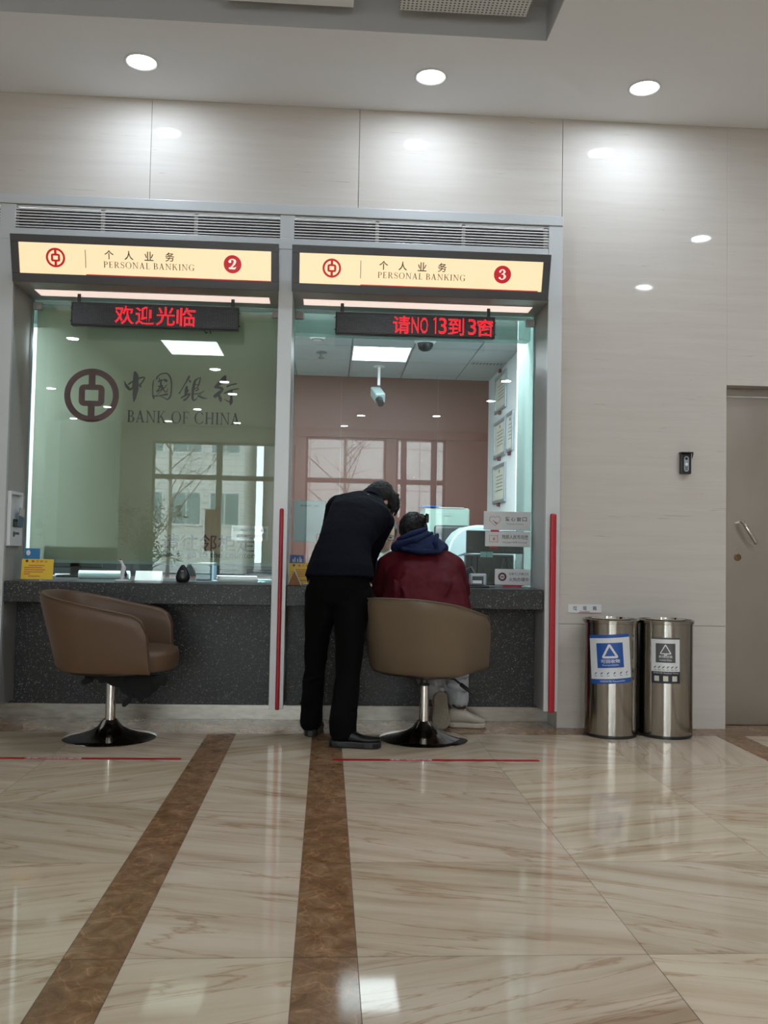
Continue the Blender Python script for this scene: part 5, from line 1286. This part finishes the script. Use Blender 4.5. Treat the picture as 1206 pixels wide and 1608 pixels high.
hipL,hipR=W(-.015,-.40,.80),W(.145,-.42,.80); knL,knR=W(-.045,-.31,.45),W(.122,-.45,.45); akL,akR=W(-.066,-.235,.10),W(.098,-.50,.10)
mb.chain([sp[0],hipL,knL,akL,akL+Vector((.0,.02,-.045))],[.10,.085,.055,.04,.035]); mb.chain([sp[0],hipR,knR,akR,akR+Vector((.02,0,-.045))],[.10,.085,.055,.04,.035])
fuse('body',mb,M['skin'],cl,.0055,3)
# jacket
ax=Vector((.93,-.10,-.20))
mb=MB()
J=[((.070,-.415,.850),.182,.150),((.072,-.405,.905),.172,.145),((.080,-.375,.97),.152,.130),((.095,-.335,1.035),.140,.120),((.125,-.280,1.10),.145,.118),((.160,-.215,1.165),.160,.115),((.190,-.155,1.215),.165,.095),((.215,-.105,1.250),.125,.070),((.240,-.055,1.280),.068,.055)]
rr=[]
for i,(c,a,b) in enumerate(J):
    q=J[min(i+1,len(J)-1)][0]; p=J[max(i-1,0)][0]; d=(Vector(q)-Vector(p)).normalized()
    d=(d+Vector((0,0,.9 if i<3 else .2))).normalized()
    sx=(ax-d*ax.dot(d)).normalized(); rr.append((W(*c),sx,a,d.cross(sx),b))
mb.rings(rr,32,ex=2.5)
mb.chain([sp[3]+Vector((-.03,.0,-.01)),shL,elL,wrL+Vector((-.01,-.02,.01))],[.085,.074,.058,.042]); mb.chain([sp[3]+Vector((.03,-.01,-.02)),shR,elR,wrR+Vector((0,-.02,.01))],[.080,.066,.056,.044])
mb.rings([(W(-.075,-.36,.868),(1,0,0),.03,(0,1,0),.07),(W(-.085,-.36,.83),(1,0,0),.018,(0,1,0),.05),(W(-.092,-.36,.815),(1,0,0),.004,(0,1,0),.02)],16)
# creases pulled across the back
for a,b,r_ in (((.05,-.475,.985),(.21,-.40,1.04),.016),((.07,-.44,1.055),(.24,-.34,1.10),.014),((.0,-.49,.93),(.16,-.48,.93),.014),((.10,-.40,1.12),(.27,-.30,1.12),.012)):
    mb.cap(W(*a),W(*b),r_*.5,r_)
jk=fuse('jacket',mb,M['suit'],cl,.0065,5,(.012,.09))
mb=MB()
cd=(sp[4]-sp[3]).normalized(); s1=cd.cross(Vector((0,0,1))).normalized()
mb.rings([(W(.225,-.085,1.268),s1,.078,cd.cross(s1),.058),(W(.250,-.045,1.298),s1,.062,cd.cross(s1),.056),(W(.252,-.042,1.296),s1,.050,cd.cross(s1),.046),(W(.235,-.07,1.272),s1,.050,cd.cross(s1),.044)],28); obj('collar',mb,M['suit'],jk,smooth=60)
# trousers
mb=MB()
mb.rings([(W(.066,-.415,.88),(1,0,0),.150,(0,1,0),.118),(W(.066,-.415,.80),(1,0,0),.160,(0,1,0),.125),(W(.064,-.41,.71),(1,0,0),.138,(0,1,0),.092)],32,ex=2.3)
mb.chain([W(-.018,-.40,.76),W(-.040,-.35,.55),W(-.052,-.29,.36),W(-.066,-.24,.17),W(-.068,-.235,.075)],[.096,.068,.058,.060,.062],18)
mb.chain([W(.140,-.42,.76),W(.126,-.45,.55),W(.120,-.465,.36),W(.102,-.495,.17),W(.098,-.50,.080)],[.102,.078,.066,.068,.070],18)
for a,b in (((.07,-.48,.48),(.19,-.48,.53)),((.05,-.52,.22),(.16,-.54,.20)),((.06,-.54,.14),(.15,-.54,.16)),((-.11,-.35,.30),(-.01,-.33,.33)),((-.12,-.30,.18),(-.02,-.28,.15))): mb.cap(W(*a),W(*b),.012,.016)
fuse('trousers',mb,M['trouser'],cl,.0065,14,(.012,.10))
for heel,ang in ((W(-.068,-.275,0),R(83)),(W(.045,-.505,0),R(-8))):
    up,so=MB(),MB(); shoe_mesh(up,so,heel,ang,.25,.046,.080,0,.034)
    s_=obj('shoe',up,M['shoe'],cl,smooth=60); obj('shoe_sole',so,M['shoe'],s_,bevel=.006,seg=2)
# hair: a short black bob falling forward
mb=MB(); f=hf.normalized(); u=(hu-f*hu.dot(f)).normalized(); r_=f.cross(u)
def H(x,y,z): return headc+r_*x+f*y+u*z
Mx=Matrix((r_,f,u)).transposed().to_4x4(); Mx.translation=headc
mb.ell((0,-.018,.018),(.084,.092,.104),24,16,0,Mx)
for sg in (-1,1):
    mb.chain([H(sg*.068,.01,.05),H(sg*.076,.045,.01),H(sg*.070,.070,-.045)],[.020,.018,.008]); mb.chain([H(sg*.05,.04,.075),H(sg*.06,.082,.03),H(sg*.055,.098,-.02)],[.022,.017,.008])
mb.chain([H(0,.03,.09),H(.0,.085,.06),H(.01,.105,.02)],[.03,.022,.01]); mb.chain([H(0,-.06,.03),H(0,-.075,-.05),H(0,-.06,-.085)],[.05,.04,.02])
fuse('hair',mb,M['hair'],cl,.005,4,(.012,.02))

# ---- the customer in the tub chair
O=Vector((.56,-.25,0))
cu=thing('person','person in a dark red padded coat and navy hood sitting at window three','person',tuple(O))
headc=W(.488,.035,1.098); hf=Vector((-.10,.86,-.50)); hu=Vector((-.05,.45,.85))
pel,ch,nk=W(.585,-.22,.53),W(.55,-.10,.84),W(.515,-.03,.985)
shL,shR=W(.375,-.085,.915),W(.700,-.095,.915); elL,elR=W(.325,-.02,.80),W(.745,.0,.775); wrL,wrR=W(.42,.13,.835),W(.64,.13,.835)
mb=MB(); head_piece(mb,headc,hf,hu,.93)
mb.chain([pel,ch,nk],[.13,.13,.06],18); mb.chain([nk,headc+Vector((0,-.02,-.03))],[.052,.055],16)
mb.chain([ch+Vector((0,0,.06)),shL,elL,wrL],[.08,.055,.042,.027]); mb.chain([ch+Vector((0,0,.06)),shR,elR,wrR],[.08,.055,.042,.027])
hand_piece(mb,wrL,(.5,.75,-.05),(0,0,1),-1,.95,.4); hand_piece(mb,wrR,(-.5,.75,-.05),(0,0,1),1,.95,.4)
knL,knR=W(.515,.09,.485),W(.715,.09,.485); akL,akR=W(.635,-.005,.185),W(.765,.025,.12)
mb.chain([pel,knL,akL,akL+Vector((.01,.0,-.06))],[.11,.065,.04,.034]); mb.chain([pel,knR,akR,akR+Vector((.02,0,-.06))],[.11,.065,.04,.034])
fuse('body',mb,M['skin'],cu,.0055,3)
mb=MB(); X=(1,0,0); Y=(0,1,0)
mb.rings([(W(.565,-.22,.485),X,.215,Y,.165),(W(.560,-.215,.60),X,.238,Y,.185),(W(.548,-.185,.72),X,.240,Y,.185),(W(.535,-.15,.83),X,.222,Y,.170),(W(.528,-.115,.915),X,.190,Y,.145),(W(.522,-.08,.975),X,.130,Y,.11),(W(.518,-.05,1.01),X,.07,Y,.075)],40,ex=2.5)
mb.chain([W(.45,-.10,.90),W(.375,-.09,.895),W(.335,-.055,.795),W(.345,.02,.80),wrL+Vector((-.01,-.03,.025))],[.105,.100,.082,.070,.052],18)
mb.chain([W(.60,-.10,.91),W(.675,-.10,.890),W(.722,-.06,.78),W(.715,.02,.79),wrR+Vector((.02,-.03,.02))],[.105,.100,.088,.070,.052],18)
rn=random.Random(8)
for a,b,q in (((.40,-.335,.80),(.45,-.35,.70),.014),((.36,-.295,.84),(.37,-.305,.74),.013),((.66,-.315,.84),(.63,-.345,.76),.013),((.72,-.255,.80),(.68,-.315,.72),.014),((.45,-.355,.70),(.56,-.365,.68),.012),((.35,-.33,.70),(.52,-.38,.64),.020),((.60,-.38,.66),(.75,-.34,.68),.018),((.43,-.28,.88),(.40,-.29,.83),.012)):
    mb.cap(W(*a),W(*b),q*.6,q)
fuse('padded_coat',mb,M['redcoat'],cu,.0075,10,(.026,.10))
# hood lying on the shoulders
mb=MB()
mb.rings([(W(.525,-.125,.992),X,.115,(0,1,.25),.075),(W(.518,-.130,1.018),X,.142,(0,1,.25),.080),(W(.515,-.105,1.050),X,.120,(0,1,.3),.080),(W(.518,-.075,1.085),X,.080,(0,1,.35),.065),(W(.520,-.045,1.118),X,.030,(0,1,.4),.04)],32,ex=2.1)
mb.chain([W(.385,-.09,1.012),W(.42,-.02,1.03),W(.45,.04,1.0)],[.032,.04,.035]); mb.chain([W(.645,-.10,1.012),W(.62,-.02,1.03),W(.58,.04,1.0)],[.032,.04,.035])
for a,m_,b in (((.385,-.165,1.030),(.48,-.215,1.055),(.57,-.205,1.095)),((.39,-.150,1.06),(.47,-.165,1.09),(.545,-.13,1.118)),((.60,-.205,1.085),(.585,-.225,1.04),(.60,-.20,1.005)),((.41,-.20,1.005),(.52,-.225,.992),(.62,-.20,.996))):
    mb.chain([W(*a),W(*m_),W(*b)],[.012,.018,.012])
fuse('hood',mb,M['hood'],cu,.006,4,(.010,.06))
# hair gathered up in a claw clip
mb=MB(); f=hf.normalized(); u=(hu-f*hu.dot(f)).normalized(); r_=f.cross(u); Mx=Matrix((r_,f,u)).transposed().to_4x4(); Mx.translation=headc
mb.ell((0,-.018,.016),(.083,.090,.103),24,16,0,Mx)
mb.chain([W(.50,-.035,1.13),W(.520,-.045,1.165),W(.530,-.035,1.192)],[.045,.036,.016]); mb.cap(W(.505,-.03,1.18),W(.50,-.02,1.205),.014,.006)
hr=fuse('hair',mb,M['hair'],cu,.005,4,(.010,.018))
mb=MB()
for sg in (-1,1):
    for k in range(5):
        a=W(.545,-.050,1.165+.007*k); mb.chain([a,a+Vector((.018,-.022*1,.006*sg)),a+Vector((.004,-.044,.010*sg))],[.0045,.0045,.003],8)
mb.chain([W(.548,-.05,1.155),W(.560,-.06,1.175),W(.556,-.05,1.20)],[.007,.009,.006],10); mb.chain([W(.50,-.07,1.205),W(.512,-.07,1.19),W(.530,-.075,1.18)],[.005,.007,.005],10)
obj('claw_clip',mb,M['tortoise'],hr,smooth=60)
# trousers and sneakers
mb=MB()
mb.rings([(W(.585,-.22,.47),X,.175,Y,.16),(W(.585,-.20,.56),X,.185,Y,.16)],28)
mb.chain([W(.53,-.16,.52),W(.515,.08,.495),W(.585,.045,.31),W(.618,.01,.215)],[.10,.085,.080,.066],18)
mb.chain([W(.68,-.16,.52),W(.720,.08,.495),W(.748,.045,.30),W(.762,.022,.150)],[.10,.085,.076,.060],18)
for a,b in (((.53,.0,.29),(.62,-.05,.26)),((.55,.0,.24),(.66,-.05,.22)),((.70,-.02,.24),(.80,-.03,.22)),((.71,-.03,.29),(.80,-.02,.30))): mb.cap(W(*a),W(*b),.014,.018)
fuse('trousers',mb,M['greypant'],cu,.0065,4,(.010,.07))
up,so=MB(),MB(); shoe_mesh(up,so,W(.715,.025,0),R(-6),.205,.048,.098,0,.030)
s_=obj('shoe',up,M['sneaker'],cu,smooth=60); obj('shoe_sole',so,M['sneaker'],s_,bevel=.008,seg=2)
mb=MB()
for k in range(4): mb.cap(W(.77+.018*k,-.005,.113-.013*k),W(.775+.018*k,.045,.112-.013*k),.004,.004,8)
mb.chain([W(.735,-.016,.128),W(.760,-.022,.120),W(.79,-.018,.118)],[.012,.014,.012],10); obj('laces',mb,M['tortoise'],s_,smooth=180)
# other foot rests on its toes, sole towards the room
up,so=MB(),MB(); Mx=Matrix.Translation(W(.650,.03,.195))@Matrix.Rotation(R(-90),4,'Z')@Matrix.Rotation(R(4),4,'X')
shoe_mesh(up,so,Vector((0,0,0)),0,.200,.050,.080,0,.028)
T_=Matrix.Translation(W(.652,-.060,.188))@Matrix.Rotation(R(-14),4,'X')@Matrix(((0,1,0,0),(0,0,1,0),(-1,0,0,0),(0,0,0,1)))
up.v=[tuple(T_@Vector(p)) for p in up.v]; so.v=[tuple(T_@Vector(p)) for p in so.v]
zm=min(p[2] for p in so.v+up.v); up.v=[(p[0],p[1],p[2]-zm+.001) for p in up.v]; so.v=[(p[0],p[1],p[2]-zm+.001) for p in so.v]
s_=obj('shoe',up,M['sneaker'],cu,smooth=60); obj('shoe_sole',so,M['sole'],s_,bevel=.008,seg=2)

# ---- the teller behind the glass
O=Vector((.36,.95,0))
te=thing('person','grey haired teller with a white collar, seated behind the glass of window three','person',tuple(O))
headc=W(.368,.80,1.105); hf=Vector((.10,-.90,-.30)); hu=Vector((.12,-.25,1))
pel,ch,nk=W(.36,1.00,.52),W(.36,.93,.78),W(.36,.87,.97)
shL,shR=W(.18,.90,.90),W(.54,.90,.90); elL,elR=W(.14,.78,.80),W(.58,.78,.80); wrL,wrR=W(.25,.60,.822),W(.47,.60,.822)
mb=MB(); HM=head_piece(mb,headc,hf,hu,1.0)
mb.chain([pel,ch,nk,headc+Vector((0,.02,-.04))],[.12,.125,.058,.056],18); mb.chain([ch+Vector((0,0,.08)),shL,elL,wrL],[.07,.055,.042,.027]); mb.chain([ch+Vector((0,0,.08)),shR,elR,wrR],[.07,.055,.042,.027])
hand_piece(mb,wrL,(.3,-.9,-.02),(0,0,1),1,1,.35); hand_piece(mb,wrR,(-.3,-.9,-.02),(0,0,1),-1,1,.35)
mb.chain([pel,W(.26,.62,.52),W(.26,.62,.10),W(.26,.50,.045)],[.11,.07,.045,.038]); mb.chain([pel,W(.46,.62,.52),W(.46,.62,.10),W(.46,.50,.045)],[.11,.07,.045,.038])
fuse('body',mb,M['skin'],te,.0055,2)
mb=MB(); mb.rings([(W(.36,.99,.50),X,.18,Y,.13),(W(.36,.95,.70),X,.19,Y,.125),(W(.36,.91,.86),X,.20,Y,.11),(W(.36,.89,.93),X,.15,Y,.085),(W(.36,.88,.965),X,.075,Y,.07)],32)
mb.chain([W(.22,.90,.89),elL,wrL+Vector((0,.03,.012))],[.075,.055,.040]); mb.chain([W(.50,.90,.89),elR,wrR+Vector((0,.03,.012))],[.075,.055,.040])
fuse('jacket',mb,M['hood'],te,.007,4)
mb=MB(); mb.prism([(-.055,.0),(.0,-.06),(.055,.0),(.04,.055),(-.04,.055)],'y',-.004,.012,M=Matrix.Translation(W(.362,.795,.955))@Matrix.Rotation(R(-25),4,'X'))
mb.tube([W(.30,.84,.985),W(.325,.805,.975),W(.362,.795,.945)],.012,10); mb.tube([W(.42,.84,.985),W(.395,.805,.975),W(.362,.795,.945)],.012,10); obj('shirt_collar',mb,M['paper'],te,smooth=60)
mb=MB(); mb.ell((0,-.022,.026),(.083,.090,.103),24,16,0,HM); 
for sg in (-1,1): mb.cap(HM@Vector((sg*.068,.02,.04)),HM@Vector((sg*.074,-.02,-.035)),.018,.014)
fuse('hair',mb,M['hairg'],te,.005,3,(.008,.02))
mb=MB()
for sg in (-1,1):
    pts=[HM@Vector((sg*.031+.025*math.cos(2*PI*k/20),.0985-.006*abs(math.cos(2*PI*k/20)),.004+.018*math.sin(2*PI*k/20))) for k in range(20)]; mb.tube(pts,.0018,6,closed=True)
    mb.tube([HM@Vector((sg*.055,.09,.006)),HM@Vector((sg*.077,.0,.008))],.0018,6)
mb.tube([HM@Vector((-.008,.100,.006)),HM@Vector((.008,.100,.006))],.0018,6); obj('spectacles',mb,M['black'],te,smooth=180)
mb=MB()
for sg in (-1,1): mb.ell((sg*.030,.083,.003),(.012,.006,.006),12,8,0,HM)
obj('eyes',mb,M['ink'],te,smooth=180)
mb=MB(); mb.rings([(W(.36,.98,.47),X,.17,Y,.13),(W(.36,.98,.56),X,.17,Y,.13)],24); mb.chain([W(.28,.95,.53),W(.26,.62,.53),W(.26,.62,.12)],[.09,.08,.06]); mb.chain([W(.44,.95,.53),W(.46,.62,.53),W(.46,.62,.12)],[.09,.08,.06]); fuse('trousers',mb,M['trouser'],te,.008,3)
for x in (.26,.46):
    up,so=MB(),MB(); shoe_mesh(up,so,W(x,.65,0),R(-90),.25,.044,.07,0,.025); s_=obj('shoe',up,M['shoe'],te,smooth=60); obj('shoe_sole',so,M['shoe'],s_)
office_chair('black office chair carrying the seated teller behind window three',.36,1.28,PI,.98)
